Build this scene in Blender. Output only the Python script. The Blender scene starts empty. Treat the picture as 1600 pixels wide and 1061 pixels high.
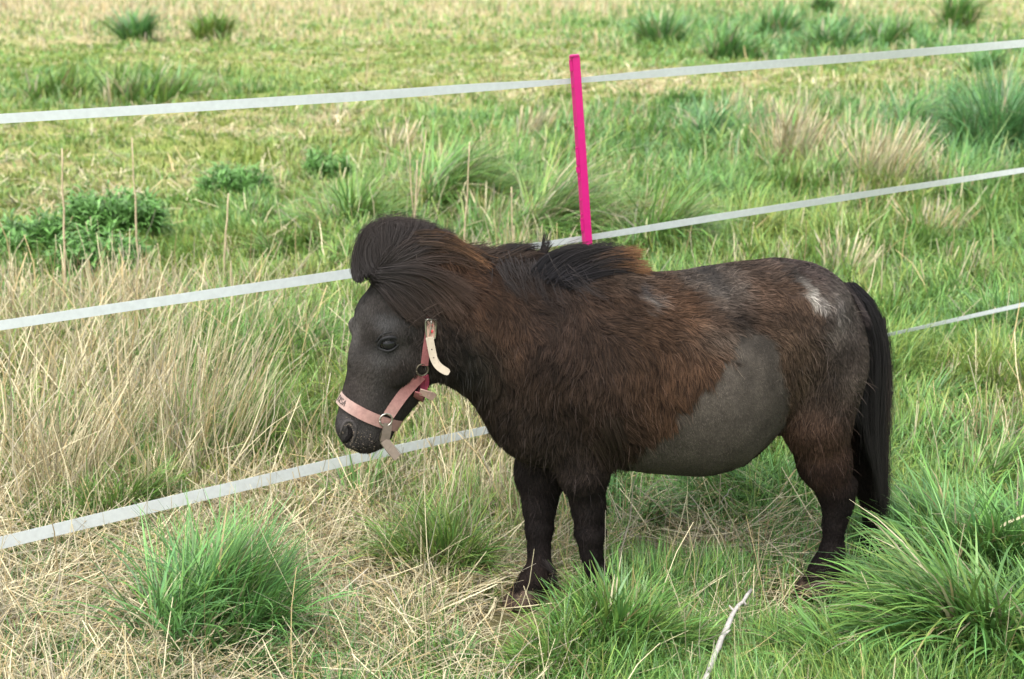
import bpy, math
import numpy as np
from mathutils import Vector
from mathutils.bvhtree import BVHTree
from mathutils.kdtree import KDTree

# ------------------------------------------------------------------ camera, sky, sun, exposure
SC = bpy.context.scene
COL = SC.collection
W, H, F = 1600.0, 1061.0, 2000.0
PITCH = math.radians(16.4)
CAMZ = 1.48
cd = bpy.data.cameras.new('camera'); cam = bpy.data.objects.new('camera', cd); COL.objects.link(cam)
cam.location = (0, 0, CAMZ); cam.rotation_euler = (math.pi / 2 - PITCH, 0, 0)
cd.sensor_width = 36; cd.lens = F / W * 36; cd.clip_start = 0.05; cd.clip_end = 2000
cd.dof.use_dof = True; cd.dof.focus_distance = 2.95; cd.dof.aperture_fstop = 4.8
SC.camera = cam
world = bpy.data.worlds.new('World'); SC.world = world; world.use_nodes = True
SUN_EL, SUN_AZ = math.radians(58), math.radians(200)      # azimuth from +Y, clockwise (behind the camera, a little left)
nt = world.node_tree; nt.nodes.clear()
sky = nt.nodes.new('ShaderNodeTexSky'); sky.sky_type = 'NISHITA'; sky.sun_disc = False
sky.sun_elevation = SUN_EL; sky.sun_rotation = SUN_AZ; sky.air_density = 1.2; sky.dust_density = 4.0; sky.ozone_density = 1.0
hs = nt.nodes.new('ShaderNodeHueSaturation'); hs.inputs['Saturation'].default_value = 0.38
bg = nt.nodes.new('ShaderNodeBackground'); bg.inputs['Strength'].default_value = 0.15
wo = nt.nodes.new('ShaderNodeOutputWorld')
nt.links.new(sky.outputs[0], hs.inputs['Color']); nt.links.new(hs.outputs[0], bg.inputs[0]); nt.links.new(bg.outputs[0], wo.inputs[0])
sd = bpy.data.lights.new('sun', 'SUN'); sun = bpy.data.objects.new('sun', sd); COL.objects.link(sun)
sd.energy = 1.1; sd.angle = math.radians(60); sd.color = (1.0, 0.975, 0.94)
sdir = Vector((math.sin(SUN_AZ) * math.cos(SUN_EL), math.cos(SUN_AZ) * math.cos(SUN_EL), math.sin(SUN_EL)))
sun.rotation_euler = sdir.to_track_quat('Z', 'Y').to_euler()
SC.view_settings.view_transform = 'Standard'; SC.view_settings.look = 'None'
SC.view_settings.exposure = 1.27; SC.view_settings.gamma = 1
SC.render.engine = 'CYCLES'
SC.cycles.max_bounces = 5; SC.cycles.diffuse_bounces = 3; SC.cycles.transparent_max_bounces = 4
SC.cycles.use_denoising = True

RNG = np.random.default_rng(7)
# ------------------------------------------------------------------ maths
CP, SP = math.cos(PITCH), math.sin(PITCH)
RIGHT = np.array([1., 0, 0]); UP = np.array([0, SP, CP]); FWD = np.array([0, CP, -SP]); CAM = np.array([0, 0, CAMZ])

def ray(px, py):
    px = np.asarray(px, float); py = np.asarray(py, float)
    return ((px - 800) / F)[..., None] * RIGHT + ((530.5 - py) / F)[..., None] * UP + FWD

def proj(P):
    d = P - CAM
    z = d @ FWD; z = np.where(z < 0.05, 0.05, z)
    return 800 + F * (d @ RIGHT) / z, 530.5 - F * (d @ UP) / z, z

def _h(i, j, k, s):
    n = (i * 374761393 + j * 668265263 + k * 2147483647 + s * 974634777) & 0xffffffff
    n = ((n ^ (n >> 13)) * 1274126177) & 0xffffffff
    return ((n ^ (n >> 16)) & 0xffff) / 65535.0

def vn(x, y, z=0.0, s=0):
    """value noise 0..1"""
    x = np.asarray(x, float); y = np.asarray(y, float); z = np.zeros_like(x) + z
    i, j, k = np.floor(x).astype(np.int64), np.floor(y).astype(np.int64), np.floor(z).astype(np.int64)
    fx, fy, fz = x - i, y - j, z - k
    fx, fy, fz = fx * fx * (3 - 2 * fx), fy * fy * (3 - 2 * fy), fz * fz * (3 - 2 * fz)
    r = 0
    for a in (0, 1):
        for b in (0, 1):
            for c in (0, 1):
                r = r + _h(i + a, j + b, k + c, s) * (fx if a else 1 - fx) * (fy if b else 1 - fy) * (fz if c else 1 - fz)
    return r

def gz(x, y):
    """height of the ground"""
    x = np.asarray(x, float); y = np.asarray(y, float)
    d = np.hypot(x, y)
    far = np.clip((d - 3.6) / 2.5, 0, 1)
    bump = 0.022 * (vn(x * 2.2, y * 2.2, 0, 1) - .5) * (1 - far) + far * (0.13 * (vn(x * 2.6, y * 2.6, 0, 2) - .5) + 0.09 * (vn(x * 6, y * 6, 0, 3) - .5) * np.clip(12 / (d + 1), 0, 1))
    return bump + 0.10 * (vn(x * .3, y * .3, 0, 4) - .5) * far

def at(px, py):
    """ground point seen at a pixel"""
    r = ray(px, py); z = 0.0
    for _ in range(8):
        t = (z - CAMZ) / r[..., 2]
        p = CAM + r * t[..., None] if np.ndim(t) else CAM + r * t
        z = gz(p[..., 0], p[..., 1])
    return p

# ------------------------------------------------------------------ scene helpers
def tag(o, label=None, cat=None, group=None, kind=None):
    if label: o['label'] = label
    if cat: o['category'] = cat
    if group: o['group'] = group
    if kind: o['kind'] = kind
    return o

def empty(name, loc, rz=0, **kw):
    o = bpy.data.objects.new(name, None); COL.objects.link(o)
    o.location = loc; o.rotation_euler = (0, 0, rz); o.empty_display_size = .1
    return tag(o, **kw)

def mesh_obj(name, V, Q, mat, parent=None, col=None, flat=False, extra=None):
    """V (n,3); Q (m,4) or list of polygons"""
    me = bpy.data.meshes.new(name)
    V = np.asarray(V, np.float32)
    if isinstance(Q, np.ndarray):
        me.vertices.add(len(V)); me.vertices.foreach_set('co', V.ravel())
        n = Q.shape[1]
        me.loops.add(Q.size); me.loops.foreach_set('vertex_index', Q.astype(np.int32).ravel())
        me.polygons.add(len(Q)); me.polygons.foreach_set('loop_start', np.arange(0, Q.size, n, dtype=np.int32))
        me.update(calc_edges=True)
    else:
        me.from_pydata([tuple(map(float, v)) for v in V], [], Q); me.update()
    me.polygons.foreach_set('use_smooth', np.full(len(me.polygons), not flat))
    if col is not None:
        a = me.color_attributes.new('Col', 'FLOAT_COLOR', 'POINT')
        c = np.ones((len(V), 4), np.float32); c[:, :3] = col
        a.data.foreach_set('color', c.ravel())
    me.materials.append(mat)
    o = bpy.data.objects.new(name, me); COL.objects.link(o)
    if parent: o.parent = parent
    return o

def strips(P, wdir, width, prof, c0, c1, cpow=1.0):
    """P (N,S,3) centre lines -> verts, quads, colours"""
    N, S = P.shape[:2]
    half = (width[:, None] * np.asarray(prof)[None, :] * .5)[..., None] * (wdir[:, None, :] if wdir.ndim == 2 else wdir)
    V = np.stack([P - half, P + half], 2).reshape(-1, 3)
    base = (np.arange(N) * 2 * S)[:, None] + (np.arange(S - 1) * 2)[None, :]
    Q = np.stack([base, base + 1, base + 3, base + 2], -1).reshape(-1, 4)
    t = (np.linspace(0, 1, S) ** cpow)[None, :, None]
    C = c0[:, None, :] * (1 - t) + c1[:, None, :] * t
    C = np.repeat(C[:, :, None, :], 2, 2).reshape(-1, 3)
    return V, Q, C

def merge(parts):
    Vs, Qs, Cs, n = [], [], [], 0
    for V, Q, C in parts:
        Vs.append(V); Qs.append(Q + n); Cs.append(C); n += len(V)
    return np.concatenate(Vs), np.concatenate(Qs), np.concatenate(Cs)

def norm(v):
    return v / np.maximum(np.linalg.norm(v, axis=-1, keepdims=True), 1e-9)

# ------------------------------------------------------------------ materials
def mat(name, color=(.5, .5, .5), rough=.6, spec=.3, attr=False, noise=None, transl=0, bump=None, metal=0, coat=0, sheen=0, vary=None):
    m = bpy.data.materials.new(name); m.use_nodes = True
    n = m.node_tree.nodes; L = m.node_tree.links
    b = n['Principled BSDF']; b.inputs['Roughness'].default_value = rough
    b.inputs['Specular IOR Level'].default_value = spec; b.inputs['Metallic'].default_value = metal
    b.inputs['Coat Weight'].default_value = coat; b.inputs['Sheen Weight'].default_value = sheen
    b.inputs['Base Color'].default_value = (*color, 1)
    src = None
    if attr:
        a = n.new('ShaderNodeAttribute'); a.attribute_name = 'Col'; src = a.outputs['Color']
    if noise:                                            # (scale, low, high): multiplies the colour by a noise between low and high
        tc = n.new('ShaderNodeTexCoord'); nz = n.new('ShaderNodeTexNoise'); nz.inputs['Scale'].default_value = noise[0]; nz.inputs['Detail'].default_value = 8
        nz.inputs['Roughness'].default_value = .65
        L.new(tc.outputs['Object'], nz.inputs['Vector'])
        r = n.new('ShaderNodeMapRange'); r.inputs['From Min'].default_value = .3; r.inputs['From Max'].default_value = .7
        r.inputs['To Min'].default_value = noise[1]; r.inputs['To Max'].default_value = noise[2]; L.new(nz.outputs['Fac'], r.inputs['Value'])
        mx = n.new('ShaderNodeVectorMath'); mx.operation = 'SCALE'; L.new(r.outputs[0], mx.inputs['Scale'])
        if src is None: mx.inputs[0].default_value = color
        else: L.new(src, mx.inputs[0])
        src = mx.outputs[0]
    if vary:                                             # (scale, colour2): blotches of a second colour
        tc = n.new('ShaderNodeTexCoord'); nz = n.new('ShaderNodeTexNoise'); nz.inputs['Scale'].default_value = vary[0]; nz.inputs['Detail'].default_value = 6
        L.new(tc.outputs['Object'], nz.inputs['Vector'])
        r = n.new('ShaderNodeMapRange'); r.inputs['From Min'].default_value = .42; r.inputs['From Max'].default_value = .6; L.new(nz.outputs['Fac'], r.inputs['Value'])
        mx = n.new('ShaderNodeMix'); mx.data_type = 'RGBA'; L.new(r.outputs[0], mx.inputs['Factor'])
        if src is None: mx.inputs['A'].default_value = (*color, 1)
        else: L.new(src, mx.inputs['A'])
        mx.inputs['B'].default_value = (*vary[1], 1); src = mx.outputs['Result']
    if src is not None: L.new(src, b.inputs['Base Color'])
    if bump:
        tc = n.new('ShaderNodeTexCoord'); nz = n.new('ShaderNodeTexNoise'); nz.inputs['Scale'].default_value = bump[0]; nz.inputs['Detail'].default_value = 8
        L.new(tc.outputs['Object'], nz.inputs['Vector'])
        bp = n.new('ShaderNodeBump'); bp.inputs['Strength'].default_value = bump[1]; bp.inputs['Distance'].default_value = bump[2]
        L.new(nz.outputs['Fac'], bp.inputs['Height']); L.new(bp.outputs[0], b.inputs['Normal'])
    if transl:
        t = n.new('ShaderNodeBsdfTranslucent'); ms = n.new('ShaderNodeMixShader'); ms.inputs[0].default_value = transl
        if src is not None: L.new(src, t.inputs['Color'])
        else: t.inputs['Color'].default_value = (*color, 1)
        L.new(b.outputs[0], ms.inputs[1]); L.new(t.outputs[0], ms.inputs[2]); L.new(ms.outputs[0], n['Material Output'].inputs['Surface'])
    return m

M_GRASS = mat('grass_blades', attr=True, rough=.38, spec=.5, transl=.28)
M_STRAW = mat('straw', attr=True, rough=.55, spec=.25, transl=.15)
M_GROUND = mat('turf_soil', attr=True, rough=.95, spec=.1, noise=(38, .55, 1.4), bump=(30, 1.0, .03))
M_COAT = mat('coat_skin', attr=True, rough=.75, spec=.15, noise=(60, .7, 1.25), bump=(220, .5, .004))
M_FUR = mat('fur', attr=True, rough=.75, spec=.10)
M_HAIR = mat('long_hair', attr=True, rough=.62, spec=.14)
M_TAPE = mat('woven_tape', (.56, .60, .59), rough=.6, spec=.3, noise=(60, .9, 1.06), transl=.15)
M_PINK = mat('pink_plastic', (.50, .010, .16), rough=.42, spec=.4, noise=(20, .9, 1.08), transl=.08)
M_WEB = mat('faded_pink_webbing', attr=True, rough=.8, spec=.15, noise=(90, .8, 1.15), bump=(500, .5, .002))
M_LEATHER = mat('pale_leather', attr=True, rough=.6, spec=.3, noise=(70, .8, 1.12))
M_METAL = mat('dull_metal', (.5, .48, .42), rough=.35, metal=.9, noise=(120, .6, 1.1))
M_DARKMETAL = mat('tarnished_metal', (.10, .085, .06), rough=.5, metal=.7, noise=(120, .6, 1.2))
M_EYE = mat('eyeball', (.010, .009, .010), rough=.05, spec=.32)
M_LID = mat('eyelid_skin', (.016, .0155, .016), rough=.6, spec=.2, noise=(200, .7, 1.4))
M_COATD = mat('muzzle_skin', (.045, .040, .038), rough=.8, spec=.15, noise=(150, .6, 1.5), bump=(300, .5, .002))
M_HOOF = mat('hoof_horn', (.030, .019, .015), rough=.7, spec=.2, noise=(80, .6, 1.5), vary=(25, (.075, .050, .036)), bump=(90, .6, .004))
M_INK = mat('worn_print', (.10, .08, .075), rough=.9)
M_DUNG = mat('dung', (.045, .028, .018), rough=.95, spec=.1, noise=(70, .5, 1.5), bump=(60, 1, .02))
M_BARK = mat('weathered_wood', (.50, .47, .43), rough=.85, spec=.15, noise=(45, .6, 1.15), bump=(90, .7, .004))
M_STEM = mat('dry_stem', (.50, .40, .26), rough=.8, spec=.15, noise=(50, .65, 1.2))

# ------------------------------------------------------------------ what grows where
# blobs on the ground: (x, y, rx, ry as seen from the gate, straw share, blueness, height, lean to the right, density)
BL = [
 (800, -20, 1600, 30, .80, .4, .45, .3, 1), (420, 45, 460, 22, .62, .35, .20, .2, 1), (1200, 55, 260, 32, .18, .85, .40, .2, 1),
 (1550, 30, 120, 20, .5, .2, .12, .2, 1),
 (300, 92, 500, 22, .30, .2, .05, 0, 1), (720, 85, 260, 40, .30, .12, .045, 0, 1), (180, 142, 170, 20, .18, .5, .22, .2, 1),
 (280, 240, 330, 55, .25, .12, .035, 0, 1.1), (200, 330, 330, 45, .18, .25, .045, 0, 1.1), (1150, 135, 500, 22, .33, .1, .05, 0, 1),
 (760, 205, 170, 28, .38, .6, .20, .4, 1), (600, 230, 90, 50, .5, .15, .12, .3, 1), (750, 320, 200, 60, .28, .35, .28, .8, 1),
 (1080, 250, 170, 50, .22, .75, .24, .3, 1), (1230, 250, 70, 40, .8, .2, .36, .6, 1), (1370, 290, 80, 50, .75, .2, .36, .6, 1),
 (1510, 210, 110, 55, .1, .95, .36, .2, 1), (1500, 130, 150, 20, .55, .1, .10, 0, 1), (1100, 330, 120, 50, .12, .45, .18, .4, 1),
 (1350, 400, 240, 50, .34, .3, .22, .3, 1), (1560, 410, 70, 60, .5, .4, .30, .2, 1), (1450, 560, 180, 110, .10, .4, .17, .3, 1),
 (540, 350, 110, 50, .08, .45, .22, .7, 1), (420, 400, 120, 45, .18, .2, .08, .2, 1), (150, 420, 200, 45, .22, .3, .10, .1, 1),
 (500, 430, 80, 40, .3, .05, .05, .1, 1), (530, 520, 70, 40, .4, .2, .12, .1, 1),
 (230, 510, 260, 40, .62, .35, .14, .3, .8), (260, 620, 230, 70, .56, .35, .26, .5, .8), (50, 690, 110, 80, .56, .35, .24, .5, .8),
 (410, 640, 45, 60, .10, .3, .28, .6, 1.1), (190, 770, 70, 45, .35, .4, .22, .4, 1), (480, 660, 60, 60, .6, .4, .30, .3, .8),
 (700, 650, 90, 60, .55, .4, .28, .3, .9), (560, 770, 150, 50, .66, .35, .16, .4, .8), (330, 850, 140, 40, .7, .35, .10, .3, .8),
 (90, 940, 150, 120, .70, .45, .08, 0, .9), (600, 950, 150, 80, .62, .5, .08, .2, .9), (440, 900, 80, 60, .62, .5, .10, .2, .7),
 (480, 1040, 120, 30, .7, .5, .08, .2, .7), (690, 850, 90, 45, .25, .12, .20, .2, 1), (780, 760, 60, 50, .75, .35, .22, .2, .7),
 (1050, 790, 110, 45, .38, .5, .20, -.5, 1), (1120, 850, 90, 40, .82, .3, .05, 0, .7), (1130, 950, 90, 60, .35, .5, .10, .3, 1),
 (930, 880, 60, 40, .75, .35, .12, .2, .7), (740, 1010, 80, 40, .45, .6, .12, .2, .9),
 (950, 1010, 140, 50, .06, .6, .20, -.2, 1), (1500, 920, 150, 110, .03, .62, .20, -.9, 1.1), (1460, 720, 160, 50, .35, .45, .18, .2, 1),
 (1200, 780, 80, 50, .2, .45, .18, -.3, 1), (1300, 880, 60, 50, .2, .5, .14, -.2, 1), (1540, 650, 90, 50, .35, .35, .20, .1, 1),
 (900, 480, 300, 80, .25, .35, .18, .2, 1), (815, 935, 75, 30, .85, .3, .02, 0, .8), (815, 935, 60, 25, .85, .3, .02, 0, .8), (1270, 925, 45, 22, .4, .45, .04, 0, 1), (1270, 925, 40, 20, .4, .45, .03, 0, 1), (1350, 860, 50, 25, .4, .4, .05, 0, 1), (1450, 1070, 260, 50, .05, .66, .16, -.8, 1), (1000, 1075, 220, 40, .1, .48, .12, .1, 1), (250, 1070, 220, 40, .75, .6, .07, .2, .8),
]
BLA = np.array(BL)

def field(x, y):
    px, py, _ = proj(np.stack([x, y, np.zeros_like(x)], -1))
    px = px + 60 * (vn(x * 1.3, y * 1.3, 0, 11) - .5); py = py + 30 * (vn(x * 1.7, y * 1.7, 0, 12) - .5)
    num = np.zeros((5, len(x))); den = np.full(len(x), .02); num += np.array([.35, .35, .12, .2, 1])[:, None] * .02
    for b in BLA:
        w = np.exp(-.5 * (((px - b[0]) / b[2]) ** 2 + ((py - b[1]) / b[3]) ** 2) * 1.5) + 1e-9
        num += b[4:9, None] * w; den += w
    f = num / den
    f[0] = np.clip(f[0] + .5 * (vn(x * 4, y * 4, 0, 13) - .5) + .3 * (vn(x * 11, y * 11, 0, 14) - .5), 0.0, 1)
    fr_ = np.clip((np.hypot(x, y) - 4.5) / 2, 0, 1); f[0] = np.clip(f[0] + fr_ * (.55 * (vn(x * 1.1, y * .7, 0, 16) - .5) + .25 * (vn(x * .4, y * .25, 0, 17) - .5)), 0, 1)
    f[1] = np.clip(f[1] + .5 * (vn(x * 3, y * 3, 0, 15) - .5), 0, 1)
    return f

G_YEL = np.array([.24, .30, .070]); G_MID = np.array([.132, .275, .060]); G_BLU = np.array([.10, .235, .085])
S_PALE = np.array([.70, .62, .40]); S_WARM = np.array([.54, .42, .22]); S_GREY = np.array([.46, .41, .31])

def green(hue, n):
    hue = np.clip(hue + .16 * RNG.standard_normal(n), 0, 1)
    a = np.clip(hue * 2, 0, 1)[:, None]; b = np.clip(hue * 2 - 1, 0, 1)[:, None]
    c = G_YEL * (1 - a) + G_MID * a
    c = c * (1 - b) + G_BLU * b
    return c * (.5 + .95 * RNG.random((n, 1)))

def straw(n):
    r = RNG.random((n, 1)); q = RNG.random((n, 1))
    c = np.where(r < .6, S_PALE, np.where(r < .85, S_WARM, S_GREY))
    return c * (.42 + .68 * q)

def blades(root, L, az, lean, bend, width, c0, c1, S=5, prof=None, roll=.5, kink=0):
    """curved tapering blades growing from root"""
    N = len(root)
    d = np.stack([np.cos(az), np.sin(az), np.zeros(N)], -1)
    P = np.zeros((N, S, 3)); P[:, 0] = root
    for s in range(1, S):
        t = (s - .5) / (S - 1)
        th = np.minimum(lean + bend * t * (1.0 + .4 * t), 2.3)[:, None]
        side = kink * RNG.standard_normal((N, 1)) * np.stack([-np.sin(az), np.cos(az), np.zeros(N)], -1)
        P[:, s] = P[:, s - 1] + (L / (S - 1))[:, None] * (np.sin(th) * d + np.cos(th) * np.array([0, 0, 1.]) + side)
    a2 = az + np.pi / 2 + roll * RNG.standard_normal(N)
    wd = np.stack([np.cos(a2), np.sin(a2), .25 * RNG.standard_normal(N)], -1)
    if prof is None: prof = (1 - np.linspace(0, 1, S) ** 2.2) * .9 + .1; prof[0] = .75
    return strips(P, norm(wd), width, prof, c0, c1)

# ------------------------------------------------------------------ the ground sheet
rr = np.concatenate([np.geomspace(.25, 60, 560), np.geomspace(64, 900, 30)])
aa = np.concatenate([np.linspace(-math.pi, -.62, 40, endpoint=False), np.linspace(-.62, .62, 420, endpoint=False), np.linspace(.62, math.pi, 41)])
R_, A_ = np.meshgrid(rr, aa, indexing='ij')
gx, gy = (R_ * np.sin(A_)).ravel(), (R_ * np.cos(A_)).ravel()
f = field(gx, gy); back = (gy < .5)[:, None]
g_green = G_YEL * (1 - f[1][:, None]) + G_MID * f[1][:, None]
soil = np.array([.10, .075, .045])
cg = (1 - f[0][:, None]) * (g_green * .85) + f[0][:, None] * (S_WARM * .6 + S_PALE * .15)
near = np.clip((4.6 - np.hypot(gx, gy)) / 1.2, 0, 1)[:, None]
cg = cg * (1 - .8 * near) + .8 * near * (soil * .8 + cg * .15)
lump = vn(gx * 6, gy * 6, 0, 3)[:, None]
cg = cg * (1 - (1 - near) * .5 * np.clip(lump * 1.5 - .6, 0, 1)) + (1 - near) * .5 * np.clip(lump * 1.5 - .6, 0, 1) * np.array([.30, .26, .13])
cg = np.where(back, G_MID * .8, cg)
nA = len(aa); ii = np.arange(len(rr) - 1)[:, None] * nA; jj = np.arange(nA - 1)[None, :]
Qg = np.stack([ii + jj, ii + nA + jj, ii + nA + jj + 1, ii + jj + 1], -1).reshape(-1, 4)
GV = np.stack([gx, gy, gz(gx, gy)], -1)
cen = len(GV); GV = np.vstack([GV, [[0, 0, float(gz(0., 0.))]]]); cg = np.vstack([cg, cg[:1]])
ob = mesh_obj('ground', GV, Qg[:, ::-1].copy(), M_GROUND, col=cg)
tag(ob, 'uneven pasture ground under the grass', kind='structure')

# ------------------------------------------------------------------ grass and straw that nobody could count
def scatter(n, r0, r1, half=.50):
    """density falls with distance squared"""
    r = np.exp(RNG.uniform(math.log(r0), math.log(r1), n)); a = RNG.uniform(-half, half, n)
    return r * np.sin(a), r * np.cos(a), r

def clumpy(x, y, s):
    return np.clip(vn(x * 5, y * 5, 0, s) * 1.5 - .2, .05, 1.2)

def clear(x, y, k=.03):
    o = np.ones(len(x))
    for (a, b, rx, ry) in ((800., 985., .19, .15), (845., 955., .12, .12), (1270., 965., .18, .16), (1305., 945., .13, .13), (1365., 885., .11, .11)):
        p = at(a, b); o = np.minimum(o, np.clip(((x - p[0]) / rx) ** 2 + ((y - p[1]) / ry) ** 2 - .3, k, 1))
    return o

grass_parts, straw_parts = [], []
for (n, r0, r1, S) in ((230000, 1.75, 4.2, 5), (250000, 4.2, 9, 4), (150000, 9, 26, 3), (60000, 26, 75, 3)):
    x, y, r = scatter(n, r0, r1)
    f = field(x, y)
    keep = RNG.random(n) < f[4] * (.35 + .75 * clumpy(x, y, 21)) * clear(x, y)
    x, y, r, f = x[keep], y[keep], r[keep], f[:, keep]; n = len(x)
    st = RNG.random(n) < f[0] ** 1.6
    tall = .45 + 1.0 * clumpy(x, y, 22)
    hh = f[2] * tall * (.4 + .7 * RNG.random(n)) * np.where(r < 4.4, .62, .8) + .012
    z = gz(x, y)
    root = np.stack([x, y, z - .004], -1)
    big = np.clip(r / 3.4, .75, 9)
    # living
    g = ~st; m = g.sum()
    azf = 2 * np.pi * vn(x[g] * 1.6, y[g] * 1.6, 0, 31) * 1.6
    lx = f[3][g]; az = azf + 1.3 * RNG.standard_normal(m)
    az = np.arctan2(np.sin(az), np.cos(az) + lx * .8)
    L = hh[g] * 1.15 + .02
    lean = np.abs(.25 * RNG.standard_normal(m)) + .1
    bend = np.abs(.7 + .6 * RNG.standard_normal(m)) * np.clip(L / .12, .4, 1.6)
    c = green(f[1][g], m)
    tip = c * 1.15 + np.where(RNG.random((m, 1)) < .12, np.array([.16, .09, .02]), 0)
    grass_parts.append(blades(root[g], L, az, lean, bend, (.0034 + .0025 * RNG.random(m)) * big[g], c * .9 + .01, tip, S))
    # dead: part standing, part lying
    m = st.sum(); xs, ys = x[st], y[st]
    lying = RNG.random(m) < np.where(f[2][st] > .15, .30, .75)
    az = 2 * np.pi * RNG.random(m)
    az = np.arctan2(np.sin(az), np.cos(az) + np.where(lying, .0, f[3][st] * 1.6))
    L = np.where(lying, .06 + .16 * RNG.random(m), hh[st] * (.35 + 1.1 * np.clip(f[0][st] * 1.4 - .35, 0, 1)) * (.8 + .6 * RNG.random(m)) + .02)
    tallone = (~lying) & (RNG.random(m) < .10) & (f[2][st] > .08); L = np.where(tallone, .14 + .22 * RNG.random(m), L)
    lean = np.where(lying, 1.35 + .2 * RNG.standard_normal(m), np.abs(.2 + .28 * RNG.standard_normal(m)) + .22 * np.abs(f[3][st]))
    bend = np.where(lying, .15 * RNG.standard_normal(m), .35 * RNG.standard_normal(m))
    c = straw(m); rt = root[st].copy(); rt[:, 2] += np.where(lying, .004 + .05 * RNG.random(m) ** 2, 0)
    prof = np.linspace(1, .55, S)
    straw_parts.append(blades(rt, L, az, lean, bend, (.0022 + .0022 * RNG.random(m)) * big[st], c, c * 1.05, S, prof=prof, roll=1.2, kink=.06))
V, Q, C = merge(grass_parts)
tag(mesh_obj('grass', V, Q, M_GRASS, col=C), 'green meadow grass covering the pasture', 'grass', kind='stuff')
# extra mat of short straw litter at the near left and round the hooves
lit = []
for (bx, by, rx, ry, n) in ((100, 950, 190, 130, 4600), (600, 940, 200, 100, 3600), (520, 780, 180, 60, 3200), (1120, 850, 110, 45, 3000), (350, 860, 200, 50, 5000), (260, 560, 260, 80, 7000), (40, 760, 120, 80, 3000), (1280, 930, 60, 25, 500)):
    px = bx + rx * RNG.standard_normal(n) * .6; py = by + ry * RNG.standard_normal(n) * .6
    ok = py > 440; px, py = px[ok], py[ok]; n = len(px)
    p = at(px, py); kk = RNG.random(n) < clear(p[:, 0], p[:, 1], .12); p = p[kk]; n = len(p); p[:, 2] += .006 + .035 * RNG.random(n) ** 1.5
    az = 2 * np.pi * RNG.random(n); c = straw(n)
    lit.append(blades(p, .04 + .20 * RNG.random(n) ** 1.5, az, 1.4 + .18 * RNG.standard_normal(n), .12 * RNG.standard_normal(n), .0020 + .0022 * RNG.random(n), c, c, 4, prof=np.array([1, 1, .9, .7]), roll=1.5, kink=.08))
n = 1500; px = RNG.uniform(-40, 430, n); py = 860 - 330 * RNG.random(n) ** .8 - .12 * px; ok = (py < 800) & ~((abs(px - 400) < 45) & (abs(py - 680) < 70)); px, py = px[ok], py[ok]; n = len(px)
p = at(px, py); c = straw(n) * 1.08
lit.append(blades(p, .16 + .32 * RNG.random(n), .5 * RNG.standard_normal(n) + np.where(RNG.random(n) < .2, 3.1, 0), .35 + .35 * RNG.random(n) + .15 * RNG.standard_normal(n), .3 * RNG.standard_normal(n), .0028 + .0016 * RNG.random(n), c, c, 5, prof=np.array([1, .95, .9, .8, .5]), roll=1.2, kink=.05))
V, Q, C = merge(straw_parts + lit)
tag(mesh_obj('straw', V, Q, M_STRAW, col=C), 'dead pale straw standing and lying among the grass', 'straw', kind='stuff')

# ------------------------------------------------------------------ tussocks and weeds one can point at
def tussock(name, px, py, wpx, hpx, n, hue, label, cat='tussock', lean=(0, 0), bw=.0052, arch=1.0, dead=.06, group=None):
    c0 = at(float(px), float(py)); dep = float((c0 - CAM) @ FWD)
    rad = wpx * .5 * dep / F; hgt = hpx * dep / F * (1.05 if dep < 4.5 else 1.4)
    a = 2 * np.pi * RNG.random(n); q = RNG.random(n) ** .6
    brad = rad * .80
    root = np.stack([brad * q * np.cos(a), brad * .75 * q * np.sin(a), np.zeros(n) - .006], -1)
    root[:, 2] += gz(c0[0] + root[:, 0], c0[1] + root[:, 1]) - c0[2]
    wx, wy = c0[0] + root[:, 0], c0[1] + root[:, 1]
    fa = 2 * np.pi * (vn(wx * 7, wy * 7, 0, 71) * 1.5)
    k1 = .55 * q
    az = np.arctan2(k1 * np.sin(a) + .5 * np.sin(fa) + lean[1] + .35 * RNG.standard_normal(n), k1 * np.cos(a) + .5 * np.cos(fa) + lean[0] + .35 * RNG.standard_normal(n))
    patch = .55 + .8 * vn(wx * 9, wy * 9, 0, 72)
    L = hgt * (.35 + .75 * RNG.random(n)) * patch * (1 + .2 * arch) * (1 - .25 * q)
    ln = .06 + .45 * q * RNG.random(n) + .15 * math.hypot(*lean) + .1 * np.abs(RNG.standard_normal(n))
    bend = arch * (.35 + 1.0 * RNG.random(n)) * (.6 + .5 * q)
    w = bw * (.6 + .8 * RNG.random(n)) * max(1, dep / 4.2)
    c = green(np.full(n, hue), n) * 1.05; dd = RNG.random(n) < dead
    c[dd] = straw(int(dd.sum())) * .8
    tip = c * 1.12; t2 = RNG.random(n) < .08; tip[t2] = tip[t2] * .5 + np.array([.2, .12, .04]) * .5
    V, Q, C = blades(root, L, az, ln, bend, w, c * .92 + .006, tip, 7 if dep < 5 else 5, roll=.35)
    o = mesh_obj(name, V, Q, M_GRASS, col=C); o.location = c0
    return tag(o, label, cat, group or ('far rush clumps along the top of the pasture' if name == 'rush_clump' else 'green tussocks in the pasture'))

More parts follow.
